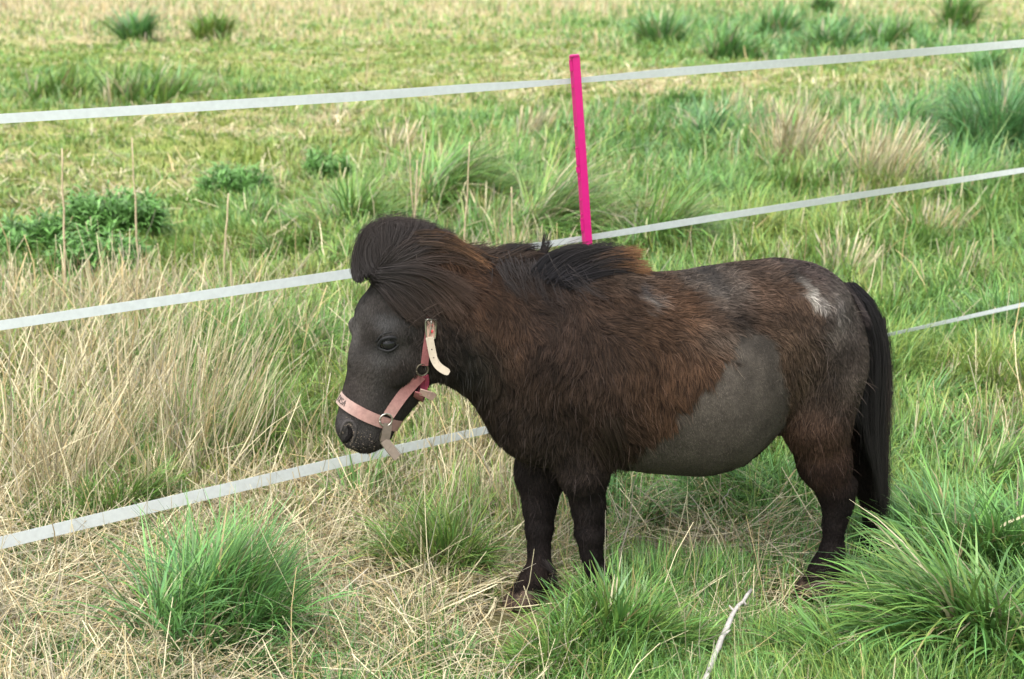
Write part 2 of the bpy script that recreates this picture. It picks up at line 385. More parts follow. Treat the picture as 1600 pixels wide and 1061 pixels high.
def straw_tuft(px, py, wpx, hpx, n, label, lean=(.4, 0), w=.0026, greenish=.1):
    c0 = at(float(px), float(py)); dep = float((c0 - CAM) @ FWD)
    rad = wpx * .5 * dep / F; hgt = hpx * dep / F
    a = 2 * np.pi * RNG.random(n); q = RNG.random(n) ** .6
    root = np.stack([rad * .6 * q * np.cos(a), rad * .6 * q * np.sin(a), np.zeros(n) - .006], -1)
    root[:, 2] += gz(c0[0] + root[:, 0], c0[1] + root[:, 1]) - c0[2]
    az = a + .8 * RNG.standard_normal(n); az = np.arctan2(np.sin(az) + lean[1] * 2, np.cos(az) + lean[0] * 2)
    L = hgt * (.5 + .65 * RNG.random(n))
    c = straw(n); g = RNG.random(n) < greenish; c[g] = green(np.full(int(g.sum()), .5), int(g.sum()))
    S = 6; prof = np.array([1, .9, .8, .9, 1.5, .5]) if dep > 4.5 else np.array([1, .9, .8, .7, .6, .4])
    V, Q, C = blades(root, L, az, .08 + .3 * RNG.random(n) + .2 * math.hypot(*lean), .45 * RNG.random(n), w * (.7 + .6 * RNG.random(n)) * max(1, dep / 4), c, c * 1.05, S, prof=prof, roll=1.)
    o = mesh_obj('straw_tuft', V, Q, M_STRAW, col=C); o.location = c0
    return tag(o, label, 'straw tuft', 'tufts of dry straw in the pasture')

def weed(px, py, wpx, hpx, n, label):
    """leafy dark clump: short stems carrying pairs of toothed leaves"""
    c0 = at(float(px), float(py)); dep = float((c0 - CAM) @ FWD)
    rad = wpx * .5 * dep / F; hgt = hpx * 1.12 * dep / F
    a = 2 * np.pi * RNG.random(n); q = np.sqrt(RNG.random(n))
    hs_ = hgt * (1 - .55 * q ** 2) * (.75 + .4 * RNG.random(n))
    root = np.stack([rad * q * np.cos(a) * .85, rad * q * np.sin(a) * .6, np.zeros(n)], -1)
    root[:, 2] = gz(c0[0] + root[:, 0], c0[1] + root[:, 1]) - c0[2]
    sc = np.full((n, 1), 1.) * np.array([.05, .085, .022])
    parts = [blades(root, hs_, a, .15 + .3 * q, .2 * np.ones(n), np.full(n, .004), sc, sc, 4, prof=np.ones(4))]
    K = 7
    for k in range(K):
        t = .3 + .7 * k / (K - 1)
        tilt = .15 + .3 * q + .1
        p = root + (hs_ * t)[:, None] * np.stack([np.sin(tilt) * np.cos(a), np.sin(tilt) * np.sin(a), np.cos(tilt)], -1)
        for sgn in (0, math.pi):
            az = a + sgn + 1.57 * (k % 2) + .5 * RNG.standard_normal(n)
            c = np.array([.14, .29, .075]) * (.6 + .9 * RNG.random((n, 1)))
            parts.append(blades(p, (.065 + .05 * RNG.random(n)) * (dep / 5.2) ** .3 * (1.15 - .5 * t), az, .75 + .35 * RNG.standard_normal(n), .9 * np.ones(n), .014 * (.7 + .6 * RNG.random(n)), c, c * 1.1, 5, prof=np.array([.2, .95, 1, .6, .05]), roll=.2))
    V, Q, C = merge(parts)
    o = mesh_obj('leafy_weed', V, Q, M_GRASS, col=C); o.location = c0
    return tag(o, label, 'weed', 'dark leafy weeds in the mossy field')

tussock('grass_tussock', 1545, 1045, 370, 205, 2900, .52, 'largest lush green tussock, arching leftward across the bottom right corner', lean=(-.6, -.3), bw=.0088, arch=1.35)
tussock('grass_tussock', 1555, 900, 290, 165, 2300, .60, 'lush green tussock of broad blades behind the hind hooves', lean=(-.2, -.1), bw=.0082, arch=1.2)
tussock('grass_tussock', 1600, 1060, 260, 140, 1300, .55, 'lush green tussock cut by the bottom right corner', lean=(-.6, -.2), bw=.007, arch=1.3)
tussock('grass_tussock', 1330, 1075, 220, 110, 1100, .5, 'green tussock spilling left at the bottom edge right of the bleached branch', lean=(-.9, -.2), bw=.0065, arch=1.3)
tussock('grass_tussock', 1415, 1040, 130, 60, 600, .52, 'green tussock lying over to the left just in front of the near hind hoof', lean=(-1.2, -.3), bw=.006, arch=1.3)
tussock('grass_tussock', 960, 1025, 220, 150, 1700, .48, 'bright green upright tussock hiding the near front hoof', lean=(.1, 0), bw=.008, arch=.8, dead=.02)
tussock('grass_tussock', 860, 1060, 150, 110, 700, .42, 'yellowish green tussock at the bottom edge, left of the one hiding the front hoof', lean=(-.1, 0), bw=.0055, arch=1)
tussock('grass_tussock', 1060, 1045, 150, 110, 800, .45, 'green tussock at the bottom edge just left of the pale stick', lean=(.2, 0), bw=.006, arch=1)
tussock('grass_tussock', 335, 1000, 270, 215, 1700, .70, 'blue-green upright tussock rising out of straw at the lower left', lean=(.25, .1), bw=.0055, arch=.9)
tussock('grass_tussock', 130, 905, 130, 60, 260, .7, 'small sparse green tuft in the litter at the left below the lowest tape', arch=1.2, dead=.3)
tussock('grass_tussock', 560, 960, 150, 50, 260, .8, 'thin blue-green tuft in the litter left of the far front hoof', lean=(.3, 0), arch=1.3, dead=.3)
tussock('grass_tussock', 700, 1050, 190, 70, 600, .6, 'loose green tuft at the bottom edge below the far front hoof', arch=1.2, dead=.15)
tussock('grass_tussock', 560, 800, 130, 80, 300, .5, 'thin green tuft in the reeds below the muzzle', lean=(.3, 0), arch=1.1, dead=.3)
tussock('grass_tussock', 60, 1040, 130, 60, 260, .75, 'sparse green tuft in the bottom left corner', lean=(.3, 0), arch=1.2, dead=.3)
tussock('grass_tussock', 400, 1060, 150, 100, 500, .8, 'low blue-green tuft sprawling right at the bottom edge, under the upright blue-green tussock', lean=(.8, 0), bw=.0045, arch=1.4, dead=.3)
tussock('grass_tussock', 690, 895, 190, 120, 1300, .32, 'fresh yellow-green tussock left of the far front leg', lean=(0, 0), bw=.005, arch=1.0)
tussock('grass_tussock', 1170, 800, 200, 110, 1300, .6, 'arching tussock seen under the belly in front of the hind legs', lean=(-.8, 0), bw=.005, arch=1.5, dead=.15)
tussock('grass_tussock', 1010, 830, 130, 80, 700, .6, 'sprawling tussock with orange tips just behind the near front leg', lean=(.9, 0), bw=.0045, arch=1.5, dead=.3)
tussock('grass_tussock', 405, 715, 110, 130, 900, .36, 'dark green tuft inside the tall straw left of the muzzle', lean=(.2, 0), bw=.0042, arch=1.1)
tussock('grass_tussock', 200, 815, 140, 120, 700, .42, 'green tuft in the straw just above the lowest tape', lean=(.5, 0), bw=.005, arch=1.0)
tussock('grass_tussock', 560, 365, 150, 80, 1300, .42, 'green tussock beyond the fence just left of the forelock', lean=(.6, 0), arch=1.5)
tussock('grass_tussock', 700, 350, 170, 105, 1700, .45, 'long-bladed tussock beyond the fence above the poll, drooping right', lean=(.9, 0), arch=1.6, dead=.12)
tussock('grass_tussock', 835, 388, 190, 115, 1900, .38, 'long yellowish tussock beyond the fence left of the pink post', lean=(1.0, 0), arch=1.7, dead=.2)
tussock('grass_tussock', 1030, 410, 130, 105, 1500, .45, 'tussock beyond the fence right of the pink post above the withers', lean=(.6, 0), arch=1.5, dead=.12)
tussock('grass_tussock', 450, 425, 150, 50, 600, .38, 'low green tussock beyond the middle tape left of the forelock', lean=(.3, 0), arch=1.7)
tussock('grass_tussock', 1410, 225, 110, 75, 600, .75, 'dark green drooping tussock near the right edge between the top and middle tape', lean=(.5, 0), arch=1.6)
tussock('grass_tussock', 1560, 250, 140, 120, 900, .95, 'tall dark blue-green tussock at the right edge between top and middle tape', lean=(.1, 0), arch=1.0)
tussock('grass_tussock', 1270, 320, 170, 75, 700, .45, 'green tussock drooping right under the straw tufts, just above the middle tape', lean=(.9, 0), arch=1.6)
tussock('grass_tussock', 1120, 230, 120, 60, 500, .85, 'blue-green tussock halfway between pink post and straw tufts', lean=(.4, 0), arch=1.4)
tussock('grass_tussock', 1520, 340, 140, 80, 700, .5, 'deep green tussock lying over beyond the middle tape near the right edge', lean=(1.0, 0), arch=1.6)
tussock('grass_tussock', 1560, 765, 150, 95, 900, .42, 'green tussock at the right edge above the largest foreground tussock', lean=(.2, 0), arch=1.3)
tussock('grass_tussock', 1435, 650, 150, 75, 700, .62, 'small green tussock right of the tail below the lowest tape', lean=(.6, 0), arch=1.4)
tussock('grass_tussock', 1560, 640, 110, 90, 500, .2, 'yellowing tussock at the right edge below the lowest tape', lean=(-.5, 0), arch=1.4, dead=.3)
# far ones
for (px, py, w_, h_, hue, lab) in (
    (1493, 50, 55, 52, .55, 'tallest round green rush bush near the top right corner'),
    (213, 62, 52, 48, .85, 'pale blue-green round rush clump near the top left'),
    (330, 63, 70, 38, .3, 'olive rush clump right of the pale round one near the top left'),
    (1030, 70, 75, 50, .8, 'blue-green rush clump just right of the pink post line near the top'),
    (1140, 88, 90, 45, .75, 'low wide rush clump touching the top tape line right of the pink post'),
    (1215, 62, 70, 40, .8, 'rush clump in the middle of the far row at the upper right'),
    (1300, 85, 110, 45, .8, 'wide rush clump just over the top tape at the upper right'),
    (1390, 72, 90, 45, .6, 'greener rush clump left of the tallest rush bush'),
    (1285, 22, 30, 22, .8, 'tiny far rush clump at the top edge'),
    (1535, 112, 50, 36, .8, 'small rush clump just under the top tape at the right'),
    (95, 160, 130, 44, .38, 'low green tussock over the top tape at the left'),
    (230, 160, 190, 62, .36, 'wide green tussock over the top tape at the upper left, leaning right'),
    (1060, 170, 50, 30, .6, 'small green tuft right of the pink post under the top tape')):
    tussock('rush_clump', px, py, w_, h_, 420, hue, lab, cat='rush clump', lean=(.2 if px > 300 else .4, 0), arch=.8, bw=.007, dead=.1)
weed(40, 408, 120, 62, 170, 'dark leafy weed clump cut by the left edge')
weed(180, 372, 140, 66, 190, 'largest dark leafy weed clump between the two tall bare stems at the left')
weed(155, 445, 120, 72, 170, 'dark leafy weed clump closest to the middle tape at the left')
weed(370, 320, 105, 55, 130, 'dark leafy weed clump alone in the mossy field left of centre')
weed(515, 290, 60, 46, 70, 'small dark leafy weed clump just left of the long grass')
weed(1297, 180, 82, 40, 90, 'dark low leafy weed clump below the top tape at the right')
straw_tuft(1235, 275, 130, 105, 260, 'straw tuft with feathery seed heads left of the other one at the upper right')
straw_tuft(1370, 310, 140, 120, 300, 'widest straw tuft with seed heads, right of centre at the upper right')
straw_tuft(1450, 390, 120, 85, 120, 'thin straw tuft just below the middle tape at the right', lean=(.1, 0))
straw_tuft(830, 215, 90, 55, 120, 'pale seed-head tuft left of the pink post', lean=(.5, 0))
straw_tuft(620, 250, 90, 60, 110, 'faint straw tuft beyond the fence above the pony poll', lean=(.3, 0))
straw_tuft(760, 385, 70, 90, 110, 'upright straw tuft among long grass left of the pink post', lean=(.1, 0))
straw_tuft(1320, 430, 100, 75, 90, 'sparse straw tuft just above the rump', lean=(.3, 0))
straw_tuft(310, 720, 300, 220, 420, 'tall leaning sheaf of dry straw between the middle and lowest tape', lean=(.5, 0), w=.0028)
straw_tuft(110, 770, 260, 200, 330, 'dry straw sheaf leaning right at the left edge above the lowest tape', lean=(.4, 0), w=.0028)
straw_tuft(500, 720, 110, 120, 130, 'short upright straw tuft just left of the muzzle', lean=(.1, 0), w=.0026, greenish=.35)

def tube(pts, rad, k=7):
    pts = np.asarray(pts, float); rad = np.asarray(rad, float); n = len(pts)
    T = norm(np.gradient(pts, axis=0)); up = np.array([0.13, 0.31, .94]) if abs(T[0, 2]) < .9 else np.array([1., .1, 0])
    A = norm(np.cross(T, up)); B = np.cross(T, A)
    a = np.linspace(0, 2 * np.pi, k, endpoint=False)
    V = (pts[:, None] + rad[:, None, None] * (np.cos(a)[None, :, None] * A[:, None] + np.sin(a)[None, :, None] * B[:, None])).reshape(-1, 3)
    Q = [[i * k + j, i * k + (j + 1) % k, (i + 1) * k + (j + 1) % k, (i + 1) * k + j] for i in range(n - 1) for j in range(k)]
    Q += [list(range(k))[::-1], list(range((n - 1) * k, n * k))]
    return V, Q

def join(lst):
    V, Q = [], []; n = 0
    for v, q in lst:
        V.append(v); Q += [[i + n for i in f_] for f_ in q]; n += len(v)
    return np.concatenate(V), Q

def stem(bx, by, tx, ty, r, label, forks=()):
    b = at(float(bx), float(by)); yp = b[1]
    def on(px, py, dy=0):
        q = ray(float(px), float(py)); return CAM + q * ((yp + dy) / q[1])
    t = on(tx, ty); n = 9
    s = np.linspace(0, 1, n)[:, None]
    pts = b * (1 - s) + t * s + .0028 * RNG.standard_normal((n, 3)) * np.sin(np.pi * s); pts[0] = b - [0, 0, .02]
    lst = [tube(pts, r * np.linspace(1, .55, n))]
    for (f_, fx, fy) in forks:
        p0 = b * (1 - f_) + t * f_; p1 = on(fx, fy, .03); s4 = np.linspace(0, 1, 4)[:, None]
        lst.append(tube(p0 * (1 - s4) + p1 * s4 + .004 * RNG.standard_normal((4, 3)), r * np.linspace(.7, .35, 4)))
    V, Q = join(lst)
    o = mesh_obj('dry_stem', V - b, Q, M_STEM); o.location = b
    return tag(o, label, 'dry stem', 'bare dry stems standing in the pasture')

stem(103, 480, 97, 232, .006, 'tall bare dry stem leftmost in the field, rising from the middle tape')
stem(218, 462, 206, 215, .0055, 'tall bare dry stem with a slight bend right of the large weed clump')
stem(158, 470, 161, 412, .005, 'short bare stem just over the middle tape at the left')
stem(348, 462, 357, 302, .006, 'bare upright stem standing before the middle tape left of centre')
stem(362, 500, 361, 408, .005, 'short pale stem just right of the upright one, crossing the middle tape')
stem(251, 430, 246, 380, .004, 'little stub of a dry stem between weed clump and middle tape', )
stem(644, 415, 652, 250, .0055, 'forked dry stem beyond the fence above the forelock', forks=((.35, 634, 182), (.55, 668, 205)))
stem(722, 440, 734, 222, .005, 'pale dry stem beyond the fence right of the forked one')
stem(804, 440, 799, 292, .005, 'short pale dry stem halfway from the forked stem to the pink post')
stem(572, 130, 576, 78, .009, 'far dry stalk just over the top tape left of centre')
stem(1545, 545, 1555, 480, .003, 'thin dry stalk beside the lowest tape at the right edge')
stem(1450, 470, 1438, 405, .003, 'thin dry stalk above the lowest tape behind the tail')

def lying(name, pix, hts, r0, r1, mt, label, cat, twigs=()):
    P = []
    for (x_, y_), h_ in zip(pix, hts):
        q = ray(float(x_), float(y_)); g = at(float(x_), float(y_)); t = (g[2] + h_ - CAMZ) / q[2]; P.append(CAM + q * t)
    P = np.array(P); n = 4 * (len(P) - 1) + 1
    s = np.linspace(0, len(P) - 1, n); i = np.minimum(s.astype(int), len(P) - 2); fr = (s - i)[:, None]
    pts = P[i] * (1 - fr) + P[i + 1] * fr + .0012 * RNG.standard_normal((n, 3))
    lst = [tube(pts, np.linspace(r0, r1, n) * (1 + .12 * RNG.standard_normal(n)))]
    for (k, dx, dz) in twigs:
        p0 = pts[int(k * (n - 1))]; lst.append(tube(np.array([p0, p0 + [dx * .5, 0, dz * .5], p0 + [dx, .005, dz]]), [r1, r1 * .7, r1 * .3]))
    V, Q = join(lst); c = P.mean(0); o = mesh_obj(name, V - c, Q, mt); o.location = c
    return tag(o, label, cat, 'dry reed stalks lying in the grass' if name == 'reed_stalk' else None)

lying('fallen_branch', [(1098, 1075), (1115, 1030), (1131, 990), (1147, 955), (1174, 922)], [.10, .10, .11, .11, .10], .0068, .0040, M_BARK,
      'bleached crooked branch lying at the bottom edge left of the hind hoof', 'branch', twigs=((.55, .014, .006), (.75, -.012, .012), (.9, .01, -.012)))
lying('reed_stalk', [(395, 835), (480, 815), (560, 803), (640, 792)], [.02, .03, .03, .03], .005, .004, M_STEM, 'long pale reed stalk lying left of the fresh green tussock', 'reed stalk')
lying('reed_stalk', [(395, 872), (500, 852), (570, 842)], [.02, .03, .03], .0045, .0035, M_STEM, 'second pale reed stalk lying just in front of the longest one', 'reed stalk')
lying('reed_stalk', [(535, 805), (580, 745), (625, 712)], [.01, .05, .07], .0055, .005, M_STEM, 'stout reed stalk propped up beneath the muzzle below the tape', 'reed stalk')
lying('reed_stalk', [(612, 690), (650, 640), (662, 622)], [.05, .12, .15], .004, .003, M_STEM, 'slanting pale reed right behind the jaw and hanging strap', 'reed stalk')
lying('reed_stalk', [(643, 642), (655, 680), (672, 735)], [.12, .06, .01], .004, .0035, M_STEM, 'pale reed standing under the jaw crossing behind the tape', 'reed stalk')
lying('reed_stalk', [(1385, 655), (1430, 705), (1470, 745)], [.06, .03, .01], .0035, .0025, M_STEM, 'thin dry stalk slanting down right of the tail', 'reed stalk')
lying('reed_stalk', [(1245, 930), (1275, 950), (1300, 965)], [.03, .03, .02], .002, .002, M_STEM, 'short straw sticking out under the near hind hoof', 'reed stalk')
lying('reed_stalk', [(1250, 925), (1285, 942), (1310, 962)], [.035, .03, .02], .002, .002, M_STEM, 'upper of the two short straws under the near hind hoof', 'reed stalk')

def clod(px, py, wpx, label):
    c = at(float(px), float(py)); r = wpx * .5 * float((c - CAM) @ FWD) / F
    th, ph = np.meshgrid(np.linspace(0, 2 * np.pi, 25)[:-1], np.linspace(0, np.pi, 13), indexing='ij')
    d = np.stack([np.sin(ph) * np.cos(th), np.sin(ph) * np.sin(th), np.cos(ph)], -1)
    k = .7 + .6 * vn(d[..., 0] * 2.5 + px, d[..., 1] * 2.5, d[..., 2] * 2.5, 5)
    V = (d * k[..., None] * r * [1, .8, .55]).reshape(-1, 3) + [0, 0, r * .25 + .03]
    n, m_ = th.shape
    Q = [[i * m_ + j, i * m_ + j + 1, ((i + 1) % n) * m_ + j + 1, ((i + 1) % n) * m_ + j] for i in range(n) for j in range(m_ - 1)]
    o = mesh_obj('dung_lump', V, Q, M_DUNG); o.location = c
    tag(o, label, 'dung', 'dung lumps by the middle tape')
clod(462, 440, 30, 'dark dung lump poking over the middle tape left of the forelock')
clod(516, 456, 40, 'flat brown dung lump just below the middle tape by the forehead')

# ------------------------------------------------------------------ the electric fence
fb = at(937., 705.)
fd = np.array([math.cos(math.radians(31)), math.sin(math.radians(31)), 0]); fn = np.array([-fd[1], fd[0], 0])
def on_fence(px, py, off=0.0):
    r = ray(float(px), float(py)); return CAM + r * (((fb + fn * off - CAM) @ fn) / (r @ fn))
fence = empty('electric_fence', fb, label='electric fence of three white tapes held by one bright pink plastic post', cat='fence')
def tape(pts):
    C = []
    for (x_, y_, w_) in pts:
        C.append((on_fence(x_, y_ - w_ / 2, .012), on_fence(x_, y_ + w_ / 2, .012)))
    A = np.array([c[0] for c in C]); B = np.array([c[1] for c in C])
    A = np.vstack([A[0] + (A[0] - A[1]) / np.linalg.norm(A[0] - A[1]) * 4, A, A[-1] + (A[-1] - A[-2]) / np.linalg.norm(A[-1] - A[-2]) * 6])
    B = np.vstack([B[0] + (B[0] - B[1]) / np.linalg.norm(B[0] - B[1]) * 4, B, B[-1] + (B[-1] - B[-2]) / np.linalg.norm(B[-1] - B[-2]) * 6])
    s = np.linspace(0, len(A) - 1, 160); i = np.minimum(s.astype(int), len(A) - 2); fr = (s - i)[:, None]
    a, b = A[i] * (1 - fr) + A[i + 1] * fr, B[i] * (1 - fr) + B[i + 1] * fr
    x = a @ fd; wob = .0022 * (vn(x * 3, x * 0, 0, 41) - .5)[:, None]
    tw = (.006 * (vn(x * 1.2, x * 0 + 5, 0, 42) - .5))[:, None] * fn
    a = a + np.array([0, 0, 1]) * wob + tw; b = b + np.array([0, 0, 1]) * wob - tw
    th = fn * .0012; n = len(a)
    V = np.stack([a, b, b + th, a + th], 1).reshape(-1, 3) - fb
    Q = [[4 * k + j, 4 * k + (j + 1) % 4, 4 * k + 4 + (j + 1) % 4, 4 * k + 4 + j] for k in range(n - 1) for j in range(4)]
    return mesh_obj('tape', V, Q, M_TAPE, fence, flat=True)
tag(tape([(0, 186, 15), (280, 168.5, 15), (560, 151, 15), (760, 136, 13), (893, 126, 8), (1040, 113, 13), (1320, 92, 13), (1600, 68, 12)]), 'top white tape')
tag(tape([(0, 509, 15), (280, 467, 15), (560, 426, 15), (760, 396, 12), (920, 371, 9), (1040, 352, 11), (1320, 309, 11), (1600, 266, 8)]), 'middle white tape')
tag(tape([(0, 849, 19), (280, 782, 19), (560, 716, 16), (760, 672, 12), (1000, 616, 9), (1390, 523, 6), (1600, 476, 6)]), 'lowest white tape, twisted edge-on at the right')
# post: a ribbed channel with lugs
def at_y(px, py, yw):
    r = ray(float(px), float(py)); return CAM + r * ((yw - CAM[1]) / r[1])
ptop = on_fence(896.5, 88, -.02); pbot = fb - fn * .02 + np.array([0, 0, -.08])
ax = norm(ptop - pbot)
pl = float(np.linalg.norm(ptop - pbot))
sec = [(-.0085, .000), (-.0045, .000), (-.0045, -.006), (.0125, -.006), (.0125, -.0025), (-.001, -.0025), (-.001, .010), (.0115, .010), (.0115, .0135), (-.0085, .0135), (-.0085, .0105), (-.0045, .0105), (-.0045, .003), (-.0085, .003)]
sec = [(-.0030, -.006), (.0145, -.008), (.0145, -.0045), (.0005, -.0025), (-.0070, .0150), (-.0110, .0145)]
ey = norm(np.cross(ax, [1., 0, 0])); ex = np.cross(ey, ax)
if ex[0] < 0: ex = -ex
if ey[1] < 0: ey = -ey
n = len(sec); V = []
for t in (0, pl): V += [pbot + ax * t + ex * a * 1.15 + ey * b for a, b in sec]
V = np.array(V); Q = [[i, (i + 1) % n, n + (i + 1) % n, n + i] for i in range(n)] + [list(range(n))[::-1], list(range(n, 2 * n))]
post = mesh_obj('post', V - fb, Q, M_PINK, fence, flat=True); tag(post, 'bright pink plastic post with ribs')
def boxm(c, e, s):
    V = np.array([c + e[0] * a * s[0] / 2 + e[1] * b * s[1] / 2 + e[2] * k * s[2] / 2 for a in (-1, 1) for b in (-1, 1) for k in (-1, 1)])
    return V, [[0, 1, 3, 2], [4, 6, 7, 5], [0, 4, 5, 1], [2, 3, 7, 6], [0, 2, 6, 4], [1, 5, 7, 3]]
E = (ex, ey, ax)
cv, cq = boxm(pbot + ax * (pl + .002) + ex * .002 + ey * .003, E, (.026, .024, .004)); mesh_obj('cap', cv - fb, cq, M_PINK, post, flat=True)
def post_t(py): # length along the post for a picture row
    p = on_fence(905. - (300 - py) * .03, py, -.02); return float((p - pbot) @ ax)
for (y0, y1, big) in ((94, 110, 1), (134, 137, 0), (196, 199, 0), (232, 258, 1), (262, 270, 2), (280, 283, 0), (312, 315, 0), (335, 338, 0), (345, 362, 1), (440, 460, 1), (520, 540, 1), (630, 650, 1)):
    t0, t1 = post_t(y1), post_t(y0); tc = (t0 + t1) / 2
    a = boxm(pbot + ax * tc - ex * (.0085 if big else .0065) + ey * .004, E, (.011 if big == 1 else .015 if big else .007, .009, max(t1 - t0, .003)))
    lst = [a]
    if big: lst += [boxm(pbot + ax * t1 - ex * .0105 + ey * .004, E, (.006, .009, .004)), boxm(pbot + ax * t0 - ex * .0095 + ey * .004, E, (.008, .009, .004))]
    v, q = join(lst); mesh_obj('lug', v - fb, q, M_PINK, post, flat=True)

# ------------------------------------------------------------------ the pony
YAW = math.radians(12)
FW = np.array([-math.cos(YAW), -math.sin(YAW), 0]); LT = np.array([math.sin(YAW), -math.cos(YAW), 0])
p1, p2 = at(930., 968.), at(1290., 930.)
mid = (p1 + p2) / 2 - LT * .085
PO = np.array([mid[0], mid[1], 0.0])
pony = empty('pony', PO, math.pi + YAW, label='small shaggy dark brown pony with a clipped grey belly standing side-on in grass', cat='pony')

def to_local(Pw):
    d = Pw - PO; return np.stack([d @ FW, d @ LT, d[..., 2]], -1)
def to_world(Pl):
    return PO + Pl[..., 0:1] * FW + Pl[..., 1:2] * LT + Pl[..., 2:3] * np.array([0, 0, 1.])
def PP(px, py, lat=0.0):
    r = ray(px, py); t = ((PO - CAM) @ LT + lat) / (r @ LT)
    p = CAM + r * (t[..., None] if np.ndim(t) else t)
    return to_local(p)
def depth_l(Pl):
    return float((to_world(np.asarray(Pl, float)) - CAM) @ FWD)
def uw_px(u, w, lat=.12):
    a, b, _ = proj(to_world(np.stack([u, np.zeros_like(u) + lat, w], -1))); return a, b

HS = .005
lo = np.array([-.68, -.34, -.03]); hi = np.array([.92, .34, .99])
dim = np.ceil((hi - lo) / HS).astype(int)
SD = np.full(tuple(dim), 1.0, np.float32)
GX = [lo[k] + HS * np.arange(dim[k]) for k in range(3)]

def window(pmin, pmax, pad):
    a = np.maximum(np.floor((pmin - pad - lo) / HS).astype(int), 0); b = np.minimum(np.ceil((pmax + pad - lo) / HS).astype(int), dim)
    return tuple(slice(int(x), int(y)) for x, y in zip(a, b))

def smin(a, b, k):
    h = np.clip(.5 + .5 * (b - a) / k, 0, 1); return b * (1 - h) + a * h - k * h * (1 - h)

def cone(A, B, ra, rb, s=1.0, k=.03, field_=None, sub=False):
    """rounded cone A->B; s squashes it sideways"""
    D = SD if field_ is None else field_
    A, B = np.asarray(A, float), np.asarray(B, float)
    w = window(np.minimum(A - ra, B - rb), np.maximum(A + ra, B + rb), .07)
    X, Y, Z = np.meshgrid(*[GX[i][w[i]] for i in range(3)], indexing='ij')
    sc = np.array([1, 1 / s, 1.])
    P = np.stack([X, Y, Z], -1) * sc; A2, B2 = A * sc, B * sc
    d = B2 - A2; t = np.clip(((P - A2) @ d) / max(d @ d, 1e-9), 0, 1)
    dist = np.linalg.norm(P - (A2 + t[..., None] * d), axis=-1) - (ra + (rb - ra) * t)
    dist = dist * min(1, s ** .5)
    if sub: D[w] = -smin(-D[w], dist.astype(np.float32), k) if False else np.maximum(D[w], -dist.astype(np.float32))
    else: D[w] = smin(D[w], dist.astype(np.float32), k)

def chain(pts, s=1.0, k=.03, field_=None, fur=0.0):
    """pts: (px, py, r px, lat m) per joint"""
    J = []
    for (x_, y_, r_, la) in pts:
        P = PP(float(x_), float(y_), la); J.append((P, (r_ - fur) * depth_l(P) / F))
    if len(J) == 1: J = J * 2
    for (A, ra), (B, rb) in zip(J[:-1], J[1:]): cone(A, B, ra, rb, s, k, field_)

# torso
chain([(1245, 506, 98, 0), (1220, 509, 106, 0), (1156, 541, 134, 0), (1085, 581, 163, 0), (1020, 583, 155, 0), (940, 560, 146, 0), (885, 545, 136, 0)], s=.98, k=.03, fur=5)
chain([(862, 628, 106, 0), (880, 560, 130, 0)], s=.9, k=.05, fur=6)
chain([(805, 518, 120, 0), (862, 600, 112, 0)], s=.72, k=.05, fur=7)
chain([(742, 500, 106, 0), (805, 520, 118, 0)], s=.60, k=.05, fur=8)
chain([(690, 470, 80, 0), (742, 500, 104, 0)], s=.60, k=.04, fur=7)
chain([(945, 458, 36, 0), (840, 445, 42, 0)], s=.8, k=.05, fur=6)
# haunches
for sg in (1, -1):
    la = .075 * sg
    chain([(1250, 497, 84, la), (1285, 565, 69, la)], s=1, k=.035, fur=4)
    chain([(1290, 540, 60, la), (1286, 610, 60, la)], s=1, k=.04, fur=4)
# near hind leg
chain([(1278, 590, 62, .09), (1276, 655, 55, .10)], s=.85, k=.018, fur=3)
chain([(1276, 660, 55, .10), (1288, 720, 41, .095), (1305, 762, 31, .09)], s=.8, k=.03, fur=3)
chain([(1305, 762, 30, .09), (1308, 788, 23, .09), (1304, 816, 18, .09), (1300, 862, 17.5, .09)], s=.8, k=.015, fur=1)
chain([(1326, 758, 13, .09), (1316, 800, 11, .09)], s=.8, k=.015)
chain([(1300, 862, 20, .09), (1292, 888, 25, .09)], s=.9, k=.015, fur=1)
chain([(1292, 888, 24, .09), (1275, 910, 22, .09)], s=.95, k=.015, fur=1)
chain([(1306, 898, 13, .09), (1306, 902, 11, .09)], s=.9, k=.015)
# far hind leg
chain([(1290, 600, 60, -.09), (1310, 665, 50, -.10), (1345, 720, 34, -.095), (1356, 752, 26, -.09)], s=.85, k=.03, fur=2)
chain([(1356, 752, 25, -.09), (1364, 785, 19, -.09), (1366, 830, 17, -.09), (1362, 848, 20, -.09), (1350, 868, 18, -.09)], s=.85, k=.015, fur=1)
# near front leg
chain([(905, 660, 62, .075), (912, 735, 40, .085), (919, 790, 25, .08), (922, 830, 24.5, .08)], s=.85, k=.03, fur=3)
chain([(922, 832, 24, .08), (924, 862, 16.5, .08), (929, 888, 16, .08), (932, 912, 22, .08), (926, 936, 19, .08)], s=.9, k=.015, fur=1)
# far front leg
chain([(860, 670, 62, -.06), (845, 740, 40, -.055), (843, 790, 24.5, -.042), (843, 826, 22.5, -.032)], s=.85, k=.03, fur=3)
chain([(843, 828, 22, -.032), (842, 858, 16.5, -.024), (843, 885, 18.5, -.014), (836, 905, 23, -.008), (818, 926, 21, -.003)], s=.9, k=.015, fur=1)
